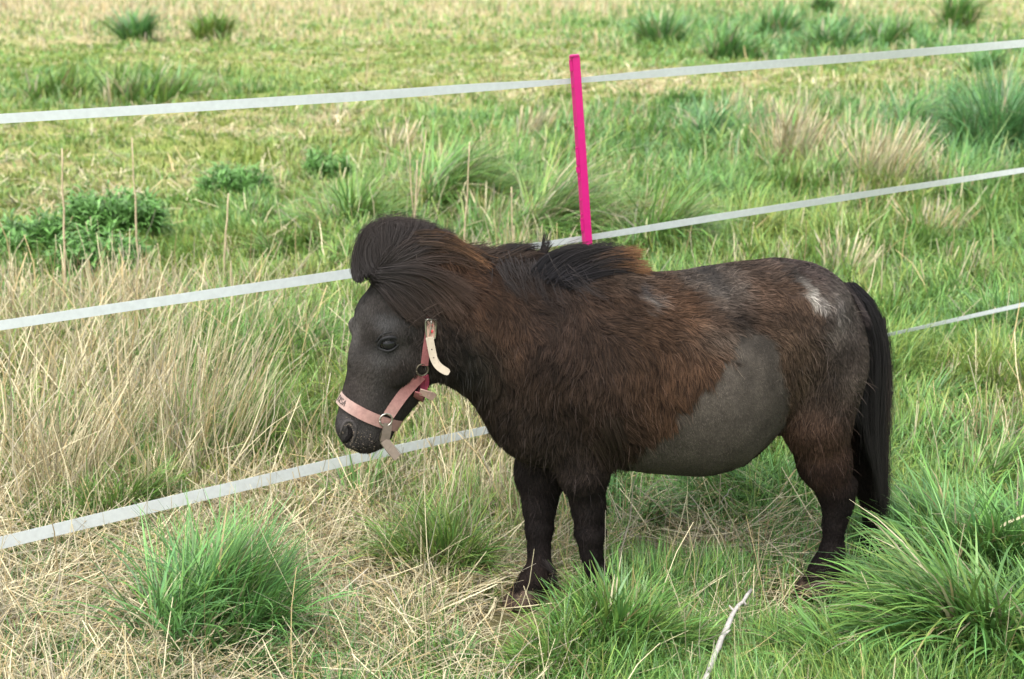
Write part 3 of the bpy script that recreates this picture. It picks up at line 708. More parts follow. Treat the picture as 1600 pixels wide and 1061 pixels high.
# head
chain([(655, 440, 52, 0), (612, 498, 54, 0), (598, 560, 50, 0), (580, 620, 42, 0), (563, 662, 41, 0)], s=.76, k=.03, fur=2)
chain([(655, 545, 46, 0), (660, 500, 50, 0)], s=.80, k=.03, fur=2)
chain([(655, 548, 44, 0), (620, 608, 34, 0), (588, 662, 32, 0)], s=.62, k=.03, fur=2)
chain([(585, 682, 20, 0), (572, 685, 22, 0)], s=.9, k=.02)
chain([(640, 556, 34, .030), (655, 545, 34, .03)], s=.7, k=.03); chain([(650, 550, 34, -.030), (655, 545, 34, -.03)], s=.7, k=.03)
for sg in (1, -1):
    chain([(604, 520, 17, .052 * sg), (625, 518, 15, .056 * sg)], s=.8, k=.025)      # brow
    chain([(612, 556, 13, .050 * sg), (622, 590, 9, .050 * sg)], s=.7, k=.02)         # cheek crest
    chain([(541, 668, 14, .028 * sg), (548, 690, 10, .026 * sg)], s=.8, k=.015)       # nostril rim
chain([(556, 507, 12, -.035)], s=.9, k=.02)
# ears under the forelock, poll
chain([(628, 412, 18, .035), (622, 385, 8, .045)], s=.6, k=.02); chain([(650, 412, 18, -.035), (650, 380, 8, -.045)], s=.6, k=.02)
chain([(625, 408, 44, 0), (668, 405, 42, 0), (700, 420, 38, 0)], s=.85, k=.04)        # hair cushion
# sockets
for sg in (1, -1):
    
    P = PP(541., 684., .046 * sg); r = 7.5 * depth_l(P) / F; P2 = PP(547., 667., .048 * sg); cone(P, P2, r, r * .75, 1, .01, None, True)
# mouth line
for lat in (.036,):
    pass

def surface_nets(D):
    s = D < 0
    c = sum(s[a:dim[0] - 1 + a, b:dim[1] - 1 + b, e:dim[2] - 1 + e].astype(np.int8) for a in (0, 1) for b in (0, 1) for e in (0, 1))
    act = (c > 0) & (c < 8); idx = np.argwhere(act); vid = np.full(c.shape, -1, np.int64); vid[act] = np.arange(len(idx))
    acc = np.zeros((len(idx), 3)); cnt = np.zeros(len(idx))
    cor = [(a, b, e) for a in (0, 1) for b in (0, 1) for e in (0, 1)]
    for A in cor:
        for ax_ in range(3):
            if A[ax_]: continue
            B = list(A); B[ax_] = 1
            fa = D[tuple((idx + A).T)]; fb_ = D[tuple((idx + B).T)]
            m = (fa < 0) != (fb_ < 0); t = fa[m] / (fa[m] - fb_[m])
            p = np.tile(np.array(A, float), (m.sum(), 1)); p[:, ax_] += t
            acc[m] += p; cnt[m] += 1
    V = lo + HS * (idx + acc / cnt[:, None])
    Qs = []
    for ax_ in range(3):
        o1, o2 = [(1, 2), (2, 0), (0, 1)][ax_]
        sl0 = [slice(1, -1)] * 3; sl1 = [slice(1, -1)] * 3
        sl0[ax_] = slice(0, -1); sl1[ax_] = slice(1, None)
        a, b = s[tuple(sl0)], s[tuple(sl1)]
        e = np.argwhere(a != b); ins = a[a != b]
        off = np.array([1, 1, 1]); off[ax_] = 0; e = e + off
        d1 = np.zeros(3, int); d1[o1] = 1; d2 = np.zeros(3, int); d2[o2] = 1
        q = np.stack([vid[tuple((e - d1 - d2).T)], vid[tuple((e - d2).T)], vid[tuple(e.T)], vid[tuple((e - d1).T)]], 1)
        q[~ins] = q[~ins][:, ::-1]; Qs.append(q)
    return V, np.concatenate(Qs)
BV, BQ = surface_nets(SD)
# relax the stair steps a little
for _ in range(2):
    acc = np.zeros_like(BV); cnt = np.zeros(len(BV))
    for a in range(4):
        i_, j_ = BQ[:, a], BQ[:, (a + 1) % 4]
        for k in range(3): acc[:, k] += np.bincount(i_, BV[j_, k], len(BV)) + np.bincount(j_, BV[i_, k], len(BV))
        cnt += np.bincount(i_, minlength=len(BV)) + np.bincount(j_, minlength=len(BV))
    BV = .5 * BV + .5 * acc / np.maximum(cnt, 1)[:, None]

# coat colours plus shade painted into the throat hollow, mapped on the body side
PG = [
 (600, 560, 60, 110, (.058, .052, .049), 1), (556, 515, 12, 40, (.20, .19, .185), .9), (575, 600, 14, 60, (.085, .07, .06), .5), (630, 540, 14, 22, (.09, .085, .08), .6), (600, 568, 26, 12, (.15, .15, .155), .8), (570, 480, 22, 24, (.085, .08, .075), .6), (610, 515, 22, 9, (.13, .135, .14), .9),
 (650, 560, 40, 50, (.024, .019, .016), 1), (545, 650, 25, 25, (.07, .055, .05), .8), (562, 680, 35, 28, (.085, .08, .08), 1), (585, 600, 16, 34, (.085, .08, .078), .6), (630, 580, 16, 16, (.05, .032, .024), .5),
 (745, 455, 45, 45, (.052, .026, .015), 1), (730, 405, 35, 20, (.095, .045, .022), 1), (748, 572, 34, 36, (.012, .013, .011), 1.6), (795, 510, 35, 60, (.055, .030, .018), 1.1),  # near-black blob in the throat hollow: shade painted into the coat colour
 (700, 520, 26, 50, (.022, .016, .013), 1), (850, 440, 60, 40, (.014, .011, .010), 1.4), (880, 520, 55, 80, (.028, .017, .013), 1.2), (960, 470, 55, 60, (.045, .026, .016), 1.1), (940, 560, 60, 60, (.034, .021, .015), 1),
 (1055, 500, 56, 36, (.085, .046, .026), 1.3), (1010, 585, 45, 55, (.070, .036, .019), 1.1), (960, 640, 40, 50, (.040, .024, .016), 1),
 (1030, 436, 80, 14, (.115, .086, .066), 1.3), (1008, 460, 8, 5, (.05, .05, .052), 2.5), (1016, 472, 12, 6, (.19, .185, .175), 2.0), (1125, 425, 40, 22, (.15, .13, .11), 1.3), (1132, 452, 26, 20, (.135, .12, .105), 1.3), (1133, 446, 11, 9, (.035, .034, .034), 4), (1128, 490, 26, 12, (.026, .021, .018), 1.6),
 (1200, 470, 40, 34, (.085, .052, .035), 1.3), (1190, 420, 50, 18, (.10, .075, .06), 1.2), (1244, 433, 6, 4, (.06, .055, .05), 3), (1248, 444, 4, 8, (.30, .28, .25), 2.5), (1257, 456, 5, 8, (.40, .385, .345), 3), (1266, 468, 5, 6, (.27, .25, .23), 2), (1298, 478, 9, 14, (.26, .24, .225), 1.6), (1300, 482, 22, 36, (.155, .135, .12), 1.3), (1275, 415, 40, 20, (.08, .06, .055), 1.2), (1262, 515, 25, 30, (.04, .032, .03), 1.0),
 (1315, 560, 26, 60, (.085, .068, .058), 1.3), (1225, 540, 35, 60, (.085, .056, .036), 1.2), (1260, 590, 30, 40, (.055, .042, .034), 1), (1270, 670, 50, 50, (.055, .031, .020), 1.2), (1300, 740, 40, 30, (.040, .022, .016), 1),
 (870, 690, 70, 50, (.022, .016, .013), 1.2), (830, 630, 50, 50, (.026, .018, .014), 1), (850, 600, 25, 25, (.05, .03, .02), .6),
 (910, 850, 120, 70, (.013, .010, .010), 2), (1310, 850, 90, 70, (.012, .009, .009), 2), (820, 925, 40, 14, (.040, .025, .020), 1), (1265, 912, 30, 14, (.038, .024, .019), 1),
 (1110, 515, 40, 14, (.10, .085, .07), 1),
]
CLIP = np.array([(1112, 548), (1135, 512), (1165, 500), (1192, 520), (1203, 560), (1214, 615), (1222, 660), (1190, 705), (1140, 760), (1060, 790), (1000, 780), (984, 722), (992, 690), (1022, 650), (1040, 610), (1075, 580)], float)
def clip_dist(x, y):
    """signed distance to the clipped patch, negative inside (picture units)"""
    A = CLIP; B = np.roll(CLIP, -1, 0); best = np.full(len(x), 1e9); ins = np.zeros(len(x), bool)
    for (ax_, ay), (bx, by) in zip(A, B):
        dx, dy = bx - ax_, by - ay; t = np.clip(((x - ax_) * dx + (y - ay) * dy) / (dx * dx + dy * dy), 0, 1)
        best = np.minimum(best, np.hypot(x - ax_ - t * dx, y - ay - t * dy))
        c = ((ay > y) != (by > y)) & (x < (bx - ax_) * (y - ay) / (by - ay + 1e-9) + ax_); ins ^= c
    return np.where(ins, -best, best)
def pigment_and_shade(P):
    x, y = uw_px(P[:, 0], P[:, 2])
    x = x + 22 * (vn(P[:, 0] * 40, P[:, 2] * 40, P[:, 1] * 40, 51) - .5) + 10 * (vn(P[:, 0] * 110, P[:, 2] * 110, P[:, 1] * 60, 52) - .5)
    y = y + 14 * (vn(P[:, 0] * 40, P[:, 2] * 40, P[:, 1] * 40, 53) - .5) + 10 * (vn(P[:, 0] * 110, P[:, 2] * 110, P[:, 1] * 60, 54) - .5)
    num = np.zeros((len(P), 3)) + np.array([.030, .021, .016]) * .12; den = np.full(len(P), .12)
    for (bx, by, rx, ry, c, k) in PG:
        w = k * np.exp(-.5 * (((x - bx) / rx) ** 2 + ((y - by) / ry) ** 2) * 1.6); num += w[:, None] * np.array(c); den += w
    c = num / den[:, None]
    c = c * (.55 + .9 * vn(P[:, 0] * 26, P[:, 2] * 26, P[:, 1] * 18, 58))[:, None]
    m = np.clip(.5 - (clip_dist(x, y) + 10 * (vn(P[:, 0] * 30, P[:, 2] * 30, 0, 55) - .5)) / 10, 0, 1)[:, None]
    bl = np.array([.092, .079, .066]) * (.45 + .6 * vn(P[:, 0] * 9, P[:, 2] * 9, 0, 56)[:, None] + .5 * vn(P[:, 0] * 34, P[:, 2] * 34, P[:, 1] * 20, 57)[:, None])
    top = np.clip((540 - y) / 40, 0, 1)[:, None]; bl = bl * (1 - .35 * top)
    c = c * (1 - m) + bl * m
    return c * np.array([.52, .51, .50]), m[:, 0], x, y

bc, bm, _, _ = pigment_and_shade(BV)
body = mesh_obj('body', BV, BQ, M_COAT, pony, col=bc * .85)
vnrm = np.empty(len(BV) * 3, np.float32); body.data.vertices.foreach_get('normal', vnrm); vnrm = vnrm.reshape(-1, 3)
bvh = BVHTree.FromPolygons([tuple(v) for v in BV], [tuple(q) for q in BQ.tolist()])

# fur: short strands growing from the skin, combed along the body
DF = [  # x, y, rx, ry, (right, down), length m
 (590, 560, 60, 110, (-.25, 1), .007), (560, 670, 40, 35, (-.2, 1), .003), (650, 560, 30, 50, (.1, 1), .008), (700, 500, 30, 60, (.5, 1), .022), (750, 450, 40, 40, (.8, .7), .034),
 (750, 570, 40, 40, (.4, 1), .020), (800, 520, 40, 70, (.35, 1), .036), (880, 480, 50, 60, (.25, 1), .036), (880, 620, 60, 80, (.15, 1), .028), (960, 500, 50, 70, (.8, .8), .034),
 (1050, 500, 60, 50, (1, .55), .038), (1000, 600, 50, 60, (.5, 1), .038), (960, 690, 40, 40, (.4, 1), .034), (1030, 430, 80, 20, (1, .25), .018), (1130, 440, 45, 30, (.9, .6), .016),
 (1200, 460, 50, 40, (1, .35), .026), (1260, 450, 40, 40, (.8, .8), .014), (1310, 520, 30, 80, (.4, 1), .009), (1225, 560, 35, 60, (.5, .9), .022), (1270, 670, 50, 60, (.2, 1), .012), (1300, 760, 50, 60, (.1, 1), .008),
 (910, 770, 60, 60, (.05, 1), .010), (850, 770, 40, 60, (.05, 1), .010), (900, 870, 90, 50, (.05, 1), .009), (1310, 870, 90, 50, (.0, 1), .010), (800, 650, 50, 60, (.1, 1), .026),
]
def comb(x, y):
    den = np.full(len(x), .05); d = np.zeros((len(x), 2)) + np.array([.3, 1]) * .05; L = np.full(len(x), .012 * .05)
    for (bx, by, rx, ry, v, l) in DF:
        w = np.exp(-.5 * (((x - bx) / rx) ** 2 + ((y - by) / ry) ** 2) * 1.6); den += w; d += w[:, None] * np.array(v) / math.hypot(*v); L += w * l
    return d / den[:, None], L / den

tri = np.concatenate([BQ[:, [0, 1, 2]], BQ[:, [0, 2, 3]]]); A3, B3, C3 = BV[tri[:, 0]], BV[tri[:, 1]], BV[tri[:, 2]]
area = np.linalg.norm(np.cross(B3 - A3, C3 - A3), axis=1) * .5
cx, cy = uw_px(A3[:, 0], A3[:, 2])
_, Lt = comb(cx, cy)
wgt = area * np.where(Lt < .008, 1.3, 1.0) * np.where(A3[:, 1] > -.08, 1.25, .7)
NF = 300000
ti = RNG.choice(len(tri), NF, p=wgt / wgt.sum())
b1, b2 = RNG.random((2, NF, 1)); sw = (b1 + b2) > 1; b1, b2 = np.where(sw, 1 - b1, b1), np.where(sw, 1 - b2, b2)
R0 = A3[ti] + b1 * (B3[ti] - A3[ti]) + b2 * (C3[ti] - A3[ti])
N0 = norm(vnrm[tri[ti, 0]] + b1 * (vnrm[tri[ti, 1]] - vnrm[tri[ti, 0]]) + b2 * (vnrm[tri[ti, 2]] - vnrm[tri[ti, 0]]))
fc, fm, fx, fy = pigment_and_shade(R0)
dd, LL = comb(fx, fy)
belly = clip_dist(fx, fy)
fmj = fm + .22 * RNG.standard_normal(NF) * (np.abs(belly) < 16)
LL = np.where(fmj > .5, .0048, LL)
LL = LL * np.where((fm > .5), 1, np.clip((belly + 4) / 14, .45, 1))
for (bx, by, rx, ry, k) in ((1012, 465, 17, 11, .35), (1132, 455, 24, 16, .45), (1258, 452, 13, 26, .6)):
    LL *= 1 - (1 - k) * np.exp(-.5 * (((fx - bx) / rx) ** 2 + ((fy - by) / ry) ** 2))
sw_ = 1.5 * (vn(R0[:, 0] * 16, R0[:, 2] * 16, R0[:, 1] * 10, 61) - .5) + .9 * (vn(R0[:, 0] * 45, R0[:, 2] * 45, R0[:, 1] * 30, 62) - .5) + .22 * RNG.standard_normal(NF)
ca, sa = np.cos(sw_), np.sin(sw_)
du, dw = -(dd[:, 0] * ca - dd[:, 1] * sa), -(dd[:, 0] * sa + dd[:, 1] * ca)
D0 = np.stack([du, np.zeros(NF), dw], -1)
T0 = norm(D0 - (D0 * N0).sum(1, keepdims=True) * N0)
lift = (.34 + .25 * RNG.random((NF, 1))) * np.where(LL < .008, .5, 1)[:, None]
LL = np.where(LL > .012, .008 + (LL - .008) * .62, LL) * (.5 + .8 * RNG.random(NF))
kd_n = 5200
ci = RNG.choice(NF, kd_n, replace=False); kd = KDTree(kd_n)
for k_, c_ in enumerate(ci): kd.insert(R0[c_], k_)
kd.balance()
near_i = np.array([kd.find(p)[1] for p in R0]); cl = ci[near_i]
S = 4; P = np.zeros((NF, S, 3)); P[:, 0] = R0 - N0 * .001
for s in range(1, S):
    t = s / (S - 1)
    P[:, s] = R0 + LL[:, None] * t * (T0 * (1) + N0 * lift * (1 - .45 * t)) + np.array([0, 0, -1.]) * (LL * .22 * t * t)[:, None]
    pull = np.where(LL > .012, .42, .12)[:, None] * t
    ctr = R0[cl] + LL[:, None] * t * (T0[cl] + N0[cl] * lift[cl] * (1 - .45 * t))
    P[:, s] = P[:, s] * (1 - pull) + ctr * pull
wd = norm(np.cross(T0, N0) + .25 * RNG.standard_normal((NF, 3)))
vj = (.35 + 1.25 * RNG.random((NF, 1)) ** 1.3) * (.75 + .5 * RNG.random(kd_n)[near_i][:, None])
vj = np.where((LL < .010)[:, None], .62 + .76 * RNG.random((NF, 1)), vj)
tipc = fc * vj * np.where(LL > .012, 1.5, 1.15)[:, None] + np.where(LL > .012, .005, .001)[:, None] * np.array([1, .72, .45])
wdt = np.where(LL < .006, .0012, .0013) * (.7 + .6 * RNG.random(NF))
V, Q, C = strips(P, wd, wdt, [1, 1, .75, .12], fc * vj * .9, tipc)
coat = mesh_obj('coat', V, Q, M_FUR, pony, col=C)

# ---- long hair: strands following guide lines
def surf_lat(px, py, default=.05):
    la = .10
    for _ in range(3):
        P_ = PP(float(px), float(py), la)
        hit = bvh.ray_cast(Vector((P_[0], .5, P_[2])), Vector((0, -1, 0)))
        if hit[0] is None: return None
        la = hit[0][1]
    return la

def interp(G, S):
    G = np.asarray(G, float); n = len(G)
    s = np.linspace(0, n - 1, S); i = np.clip(s.astype(int), 0, n - 2); t = (s - i)[:, None]
    p0, p1_, p2_, p3 = G[np.maximum(i - 1, 0)], G[i], G[i + 1], G[np.minimum(i + 2, n - 1)]
    return .5 * ((2 * p1_) + (-p0 + p2_) * t + (2 * p0 - 5 * p1_ + 4 * p2_ - p3) * t ** 2 + (-p0 + 3 * p1_ - 3 * p2_ + p3) * t ** 3)

def hair(guides, n, S=8, spread=8, tip=12, qmin=-.6, qmax=1.0, lift=.006, w=.0013, c0=(.014, .012, .012), c1=(.02, .016, .015), lat=None, ragged=.35, wild=0.0, clump=.55):
    """guides: picture polylines; strands lie on the body (q=1 near side .. -1 far side)"""
    GG = [interp(g, S) for g in guides]; LA = []
    for g in GG:
        l = []; last = .05
        for (x_, y_) in g:
            v = lat if lat is not None else surf_lat(x_, y_)
            if v is None: v = last * .8
            last = v; l.append(v)
        LA.append(l)
    GG = np.array(GG); LA = np.array(LA); k = len(GG); nf = n // 8; n = n + nf; fly = np.zeros((n, 1)); fly[-nf:] = 1
    gi = RNG.integers(0, k, n); gj = np.clip(gi + RNG.integers(-1, 2, n), 0, k - 1); f_ = RNG.random((n, 1, 1)) * .5 * (1 if k > 1 else 0)
    G = GG[gi] * (1 - f_) + GG[gj] * f_; A = LA[gi] * (1 - f_[..., 0]) + LA[gj] * f_[..., 0]
    t = np.linspace(0, 1, S)[None, :]
    cut = 1 - ragged * RNG.random((n, 1)) ** 2
    tt = t * cut * (S - 1); i = np.clip(tt.astype(int), 0, S - 2); fr = (tt - i)
    ar = np.arange(n)[:, None]
    G = G[ar, i] * (1 - fr[..., None]) + G[ar, i + 1] * fr[..., None]; A = A[ar, i] * (1 - fr) + A[ar, i + 1] * fr
    o = RNG.standard_normal((n, 1, 2)); o2 = RNG.standard_normal((n, 1, 2))
    G = G + o * (spread * (1 - t) + tip * t * .8)[..., None] * .6 + o2 * (tip * t ** 2)[..., None] * .6
    G = G + fly[..., None] * np.cumsum(1.9 * RNG.standard_normal((n, S, 2)), 1) * t[..., None]
    G = G + wild * np.cumsum(RNG.standard_normal((n, S, 2)), 1) * t[..., None]
    if lat is None: q = RNG.uniform(qmin, qmax, (n, 1)); A2 = A * q + np.where(q > .5, lift * (1 + RNG.random((n, 1)) * 1.5), 0) 
    else: q = RNG.standard_normal((n, 1)); A2 = A + q * lift * (1 + 1.5 * t)
    P = PP(G[..., 0], G[..., 1], A2)
    nc = max(3, n // 26); ck = RNG.choice(n, nc, replace=False); kd2 = KDTree(nc)
    for k_, c_ in enumerate(ck): kd2.insert(P[c_, S // 2], k_)
    kd2.balance(); own = ck[np.array([kd2.find(p_)[1] for p_ in P[:, S // 2]])]
    pl2 = (clump * (1 - fly) * np.linspace(0, 1, S)[None, :])[..., None]
    P = P * (1 - pl2) + (P[own] + .0025 * RNG.standard_normal((n, 1, 3))) * pl2
    T = norm(np.gradient(P, axis=1)); side = np.array([0, 1., .35])
    wd_ = norm(np.cross(T, side) + .3 * RNG.standard_normal((n, 1, 3)))
    v = (.6 + .8 * RNG.random((n, 1)))
    pr = np.linspace(1, .25, S)
    return strips(P, wd_, w * (.6 + .8 * RNG.random(n)), pr, np.array(c0) * v, np.array(c1) * v, 1.6)

DK = (.021, .0175, .0165); BR = (.036, .025, .019); GI = (.16, .080, .038); GB = (.045, .026, .017)
fl = []
# dome of the forelock, radiating from a whorl and swept back
ends = [(562, 432), (559, 405), (564, 380), (578, 360), (598, 348), (622, 343), (650, 346), (680, 352), (704, 364)]
mids = [(572, 412), (570, 398), (577, 388), (588, 377), (603, 368), (622, 366), (645, 370), (662, 378), (675, 388)]
fl.append(hair([[(598, 426), m_, e_] for m_, e_ in zip(mids, ends)], 5200, 7, 7, 8, -1, 1, c0=DK, c1=(.034, .027, .025), ragged=.5, wild=.5))
fl.append(hair([[(575, 425), (566, 400), (572, 370), (600, 350), (640, 348)], [(585, 425), (580, 395), (600, 365), (640, 352), (690, 362)], [(560, 435), (557, 410), (566, 378), (590, 352)]], 2200, 8, 6, 9, -1, 1, c0=DK, c1=(.036, .028, .025), wild=.6))
# crown swept back toward the neck, ginger tips
fl.append(hair([[(600, 422), (630, 385), (680, 372), (725, 392)], [(602, 424), (640, 398), (695, 388), (745, 410)], [(604, 426), (650, 412), (700, 405), (752, 425)]], 3000, 9, 8, 9, -.6, 1, c0=DK, c1=GB, wild=.5))
fl.append(hair([[(650, 368), (690, 366), (722, 384), (758, 408)], [(660, 380), (700, 384), (735, 400), (764, 420)]], 260, 8, 9, 9, 0, 1, lift=.012, c0=BR, c1=GI, wild=.6))
fl.append(hair([[(600, 426), (655, 424), (700, 440), (740, 470)], [(600, 428), (650, 438), (690, 465), (720, 505)]], 2600, 9, 7, 14, .3, 1, lift=.010, c0=DK, c1=GB, wild=.8))
fl.append(hair([[(590, 433), (625, 432), (665, 450), (692, 490)], [(588, 434), (618, 445), (650, 470), (680, 505)], [(586, 436), (606, 456), (630, 482), (660, 505)]], 3200, 9, 6, 10, .4, 1, lift=.010, c0=DK, c1=(.035, .024, .019), wild=.6))
fl.append(hair([[(690, 470), (716, 462), (745, 486)], [(680, 490), (705, 480), (730, 500)], [(640, 500), (668, 486), (690, 492)]], 70, 8, 12, 12, .8, 1, lift=.010, w=.0009, c0=BR, c1=(.06, .036, .025), wild=1.0))
V, Q, C = merge(fl); mesh_obj('forelock', V, Q, M_HAIR, pony, col=C)
# mane
mn = []
mn.append(hair([[(700, 404), (735, 397), (765, 398)], [(740, 408), (762, 399), (790, 400)], [(770, 410), (795, 401), (822, 401)], [(800, 414), (825, 404), (850, 403)]], 2200, 6, 12, 12, -.8, .9, c0=BR, c1=(.045, .030, .022), wild=1.3, ragged=.7))
mn.append(hair([[(790, 402), (806, 390), (830, 386)], [(800, 402), (815, 388), (840, 388)], [(775, 398), (790, 387), (815, 384)]], 420, 7, 7, 6, -.6, .6, c0=DK, c1=DK, wild=.6))
mn.append(hair([[(838, 412), (846, 388), (850, 362)], [(843, 415), (853, 392), (862, 374)]], 120, 7, 5, 4, -.2, .4, c0=DK, c1=DK))
mn.append(hair([[(835, 428), (856, 406), (882, 394), (914, 388)], [(850, 434), (880, 408), (920, 393), (955, 388)], [(865, 441), (900, 416), (945, 400), (985, 396)], [(880, 445), (920, 424), (960, 410), (992, 410)], [(890, 446), (930, 434), (965, 428), (990, 430)]], 5200, 8, 8, 7, -.7, 1, lift=.01, c0=(.010, .009, .010), c1=DK, wild=.4))
mn.append(hair([[(925, 408), (958, 396), (1000, 392)], [(935, 418), (970, 412), (1012, 418)], [(940, 426), (975, 424), (1020, 430)]], 900, 7, 8, 8, -.3, .9, lift=.012, c0=DK, c1=GI, wild=1.0))
mn.append(hair([[(790, 420), (800, 448), (818, 480)], [(830, 425), (836, 450), (850, 485)], [(860, 432), (870, 455), (886, 492)], [(895, 440), (915, 462), (935, 480)]], 1300, 8, 16, 22, .5, 1, lift=.006, w=.0012, c0=DK, c1=(.018, .013, .011), wild=1.0, ragged=.8))
V, Q, C = merge(mn); mesh_obj('mane', V, Q, M_HAIR, pony, col=C)
# tail
tl = []
tg = [[(1320, 462), (1338, 500), (1345, 560), (1340, 590), (1335, 625), (1332, 655)], [(1324, 455), (1345, 492), (1357, 560), (1354, 630), (1357, 685), (1369, 735)],
      [(1328, 452), (1355, 485), (1372, 550), (1370, 630), (1371, 700), (1377, 765)], [(1330, 450), (1361, 480), (1382, 548), (1379, 630), (1376, 720), (1379, 806)]]
tl.append(hair(tg, 9000, 12, 6, 7, lat=0.0, lift=.018, w=.0013, c0=(.008, .007, .008), c1=(.009, .008, .007), ragged=.75, wild=1.1, clump=.5))
tl.append(hair([[(1324, 448), (1338, 468), (1353, 500)], [(1328, 455), (1345, 480), (1363, 520)]], 1200, 7, 6, 6, lat=0.0, lift=.02, c0=(.02, .016, .015), c1=(.03, .022, .02), wild=.5))
tl.append(hair([[(1378, 500), (1389, 590), (1385, 680)], [(1378, 540), (1385, 640), (1381, 720)], [(1373, 600), (1382, 700), (1383, 812)], [(1365, 600), (1371, 720), (1379, 790)]], 800, 9, 5, 9, lat=0.0, lift=.014, w=.0009, wild=1.3, clump=.35, ragged=.7, c1=(.03, .022, .017)))
V, Q, C = merge(tl); mesh_obj('tail', V, Q, M_HAIR, pony, col=C)
# elbow tuft, fetlock feather, coat fringe over the clipped belly
ex_ = []
ex_.append(hair([[(945, 660), (958, 700), (966, 738)], [(960, 650), (975, 695), (982, 728)], [(930, 690), (945, 720), (955, 738)]], 1600, 6, 12, 8, .3, 1, lift=.012, c0=BR, c1=(.03, .02, .016), wild=.6))
0 and ex_.append(hair([[(1208, 625), (1218, 640), (1224, 652)]], 200, 6, 6, 5, .8, 1, lift=.004, w=.0011, c0=(.03, .02, .016), c1=(.03, .02, .016), wild=.5))
ex_.append(hair([[(1305, 870), (1318, 892), (1322, 912)]], 500, 6, 6, 5, lat=.09, lift=.010, c0=DK, c1=BR))
ex_.append(hair([[(940, 890), (952, 905), (957, 925)]], 400, 6, 6, 4, lat=.08, lift=.010, c0=DK, c1=DK))
ex_.append(hair([[(852, 880), (864, 896), (866, 915)]], 400, 6, 6, 4, lat=-.01, lift=.010, c0=DK, c1=DK))
ex_.append(hair([[(1371, 838), (1380, 850), (1382, 868)]], 300, 6, 5, 4, lat=-.09, lift=.008, c0=DK, c1=DK))
0 and ex_.append(hair([[(1335, 700), (1338, 735), (1340, 770)], [(1328, 690), (1334, 720), (1336, 752)]], 260, 6, 4, 3, lat=.07, lift=.012, w=.0009, c0=BR, c1=BR))
gsel = np.flatnonzero((LL > .010) & (fm < .3) & (RNG.random(NF) < .03)); ng = len(gsel)
gl = .016 + .022 * RNG.random(ng); gd = norm(T0[gsel] + N0[gsel] * (.55 + .4 * RNG.random((ng, 1))) + .55 * RNG.standard_normal((ng, 3)))
gt = np.linspace(0, 1, 5)[None, :, None]
GP = R0[gsel][:, None] + gd[:, None] * gl[:, None, None] * gt + np.array([0, 0, -.35]) * gl[:, None, None] * gt ** 2
gc = fc[gsel] * (1.2 + 1.4 * RNG.random((ng, 1))) + .012 * RNG.random((ng, 1))
ex_.append(strips(GP, norm(np.cross(gd, N0[gsel])), np.full(ng, .0008), [1, 1, .9, .7, .2], gc * .8, gc))
V, Q, C = merge(ex_); mesh_obj('shaggy_fringe', V, Q, M_FUR, pony, col=C)

# ---- hooves
def hoof(px_t, py_t, px_h, lat, sz):
    """toe at (px_t, py_t), heel towards px_h"""
    T_ = PP(float(px_t), float(py_t), lat); Hh = PP(float(px_h), float(py_t), lat); s = depth_l(T_) / F
    Lh = abs(T_[0] - Hh[0]); c = np.array([(T_[0] + Hh[0]) / 2, lat, 0.0]); z0 = float(T_[2]) - .003
    V = []; k = 20; rings = [(0, 1.0, 0), (.012, .97, -.03), (.030, .86, -.10), (.040, .78, -.14), (.047, .70, -.16), (.047, .2, -.16)]
    for (z_, r_, sh) in rings:
        for j in range(k):
            a = 2 * math.pi * j / k; fx_ = math.cos(a); fy_ = math.sin(a)
            V.append([c[0] + Lh * (.5 * r_ * fx_ * (1 if fx_ > 0 else .85) + sh), c[1] + Lh * .42 * r_ * fy_, z0 + z_ * sz * (1 if fx_ > -.3 else .8)])
    n_ = len(rings)
    Q = [[i * k + j, i * k + (j + 1) % k, (i + 1) * k + (j + 1) % k, (i + 1) * k + j] for i in range(n_ - 1) for j in range(k)] + [list(range(k))[::-1], list(range((n_ - 1) * k, n_ * k))]
    return mesh_obj('hoof', np.array(V), Q, M_HOOF, pony)
hoof(784, 944, 852, -.002, .95); hoof(886, 966, 952, .08, 1.05); hoof(1243, 924, 1315, .09, 1.0); hoof(1322, 888, 1382, -.09, .95)

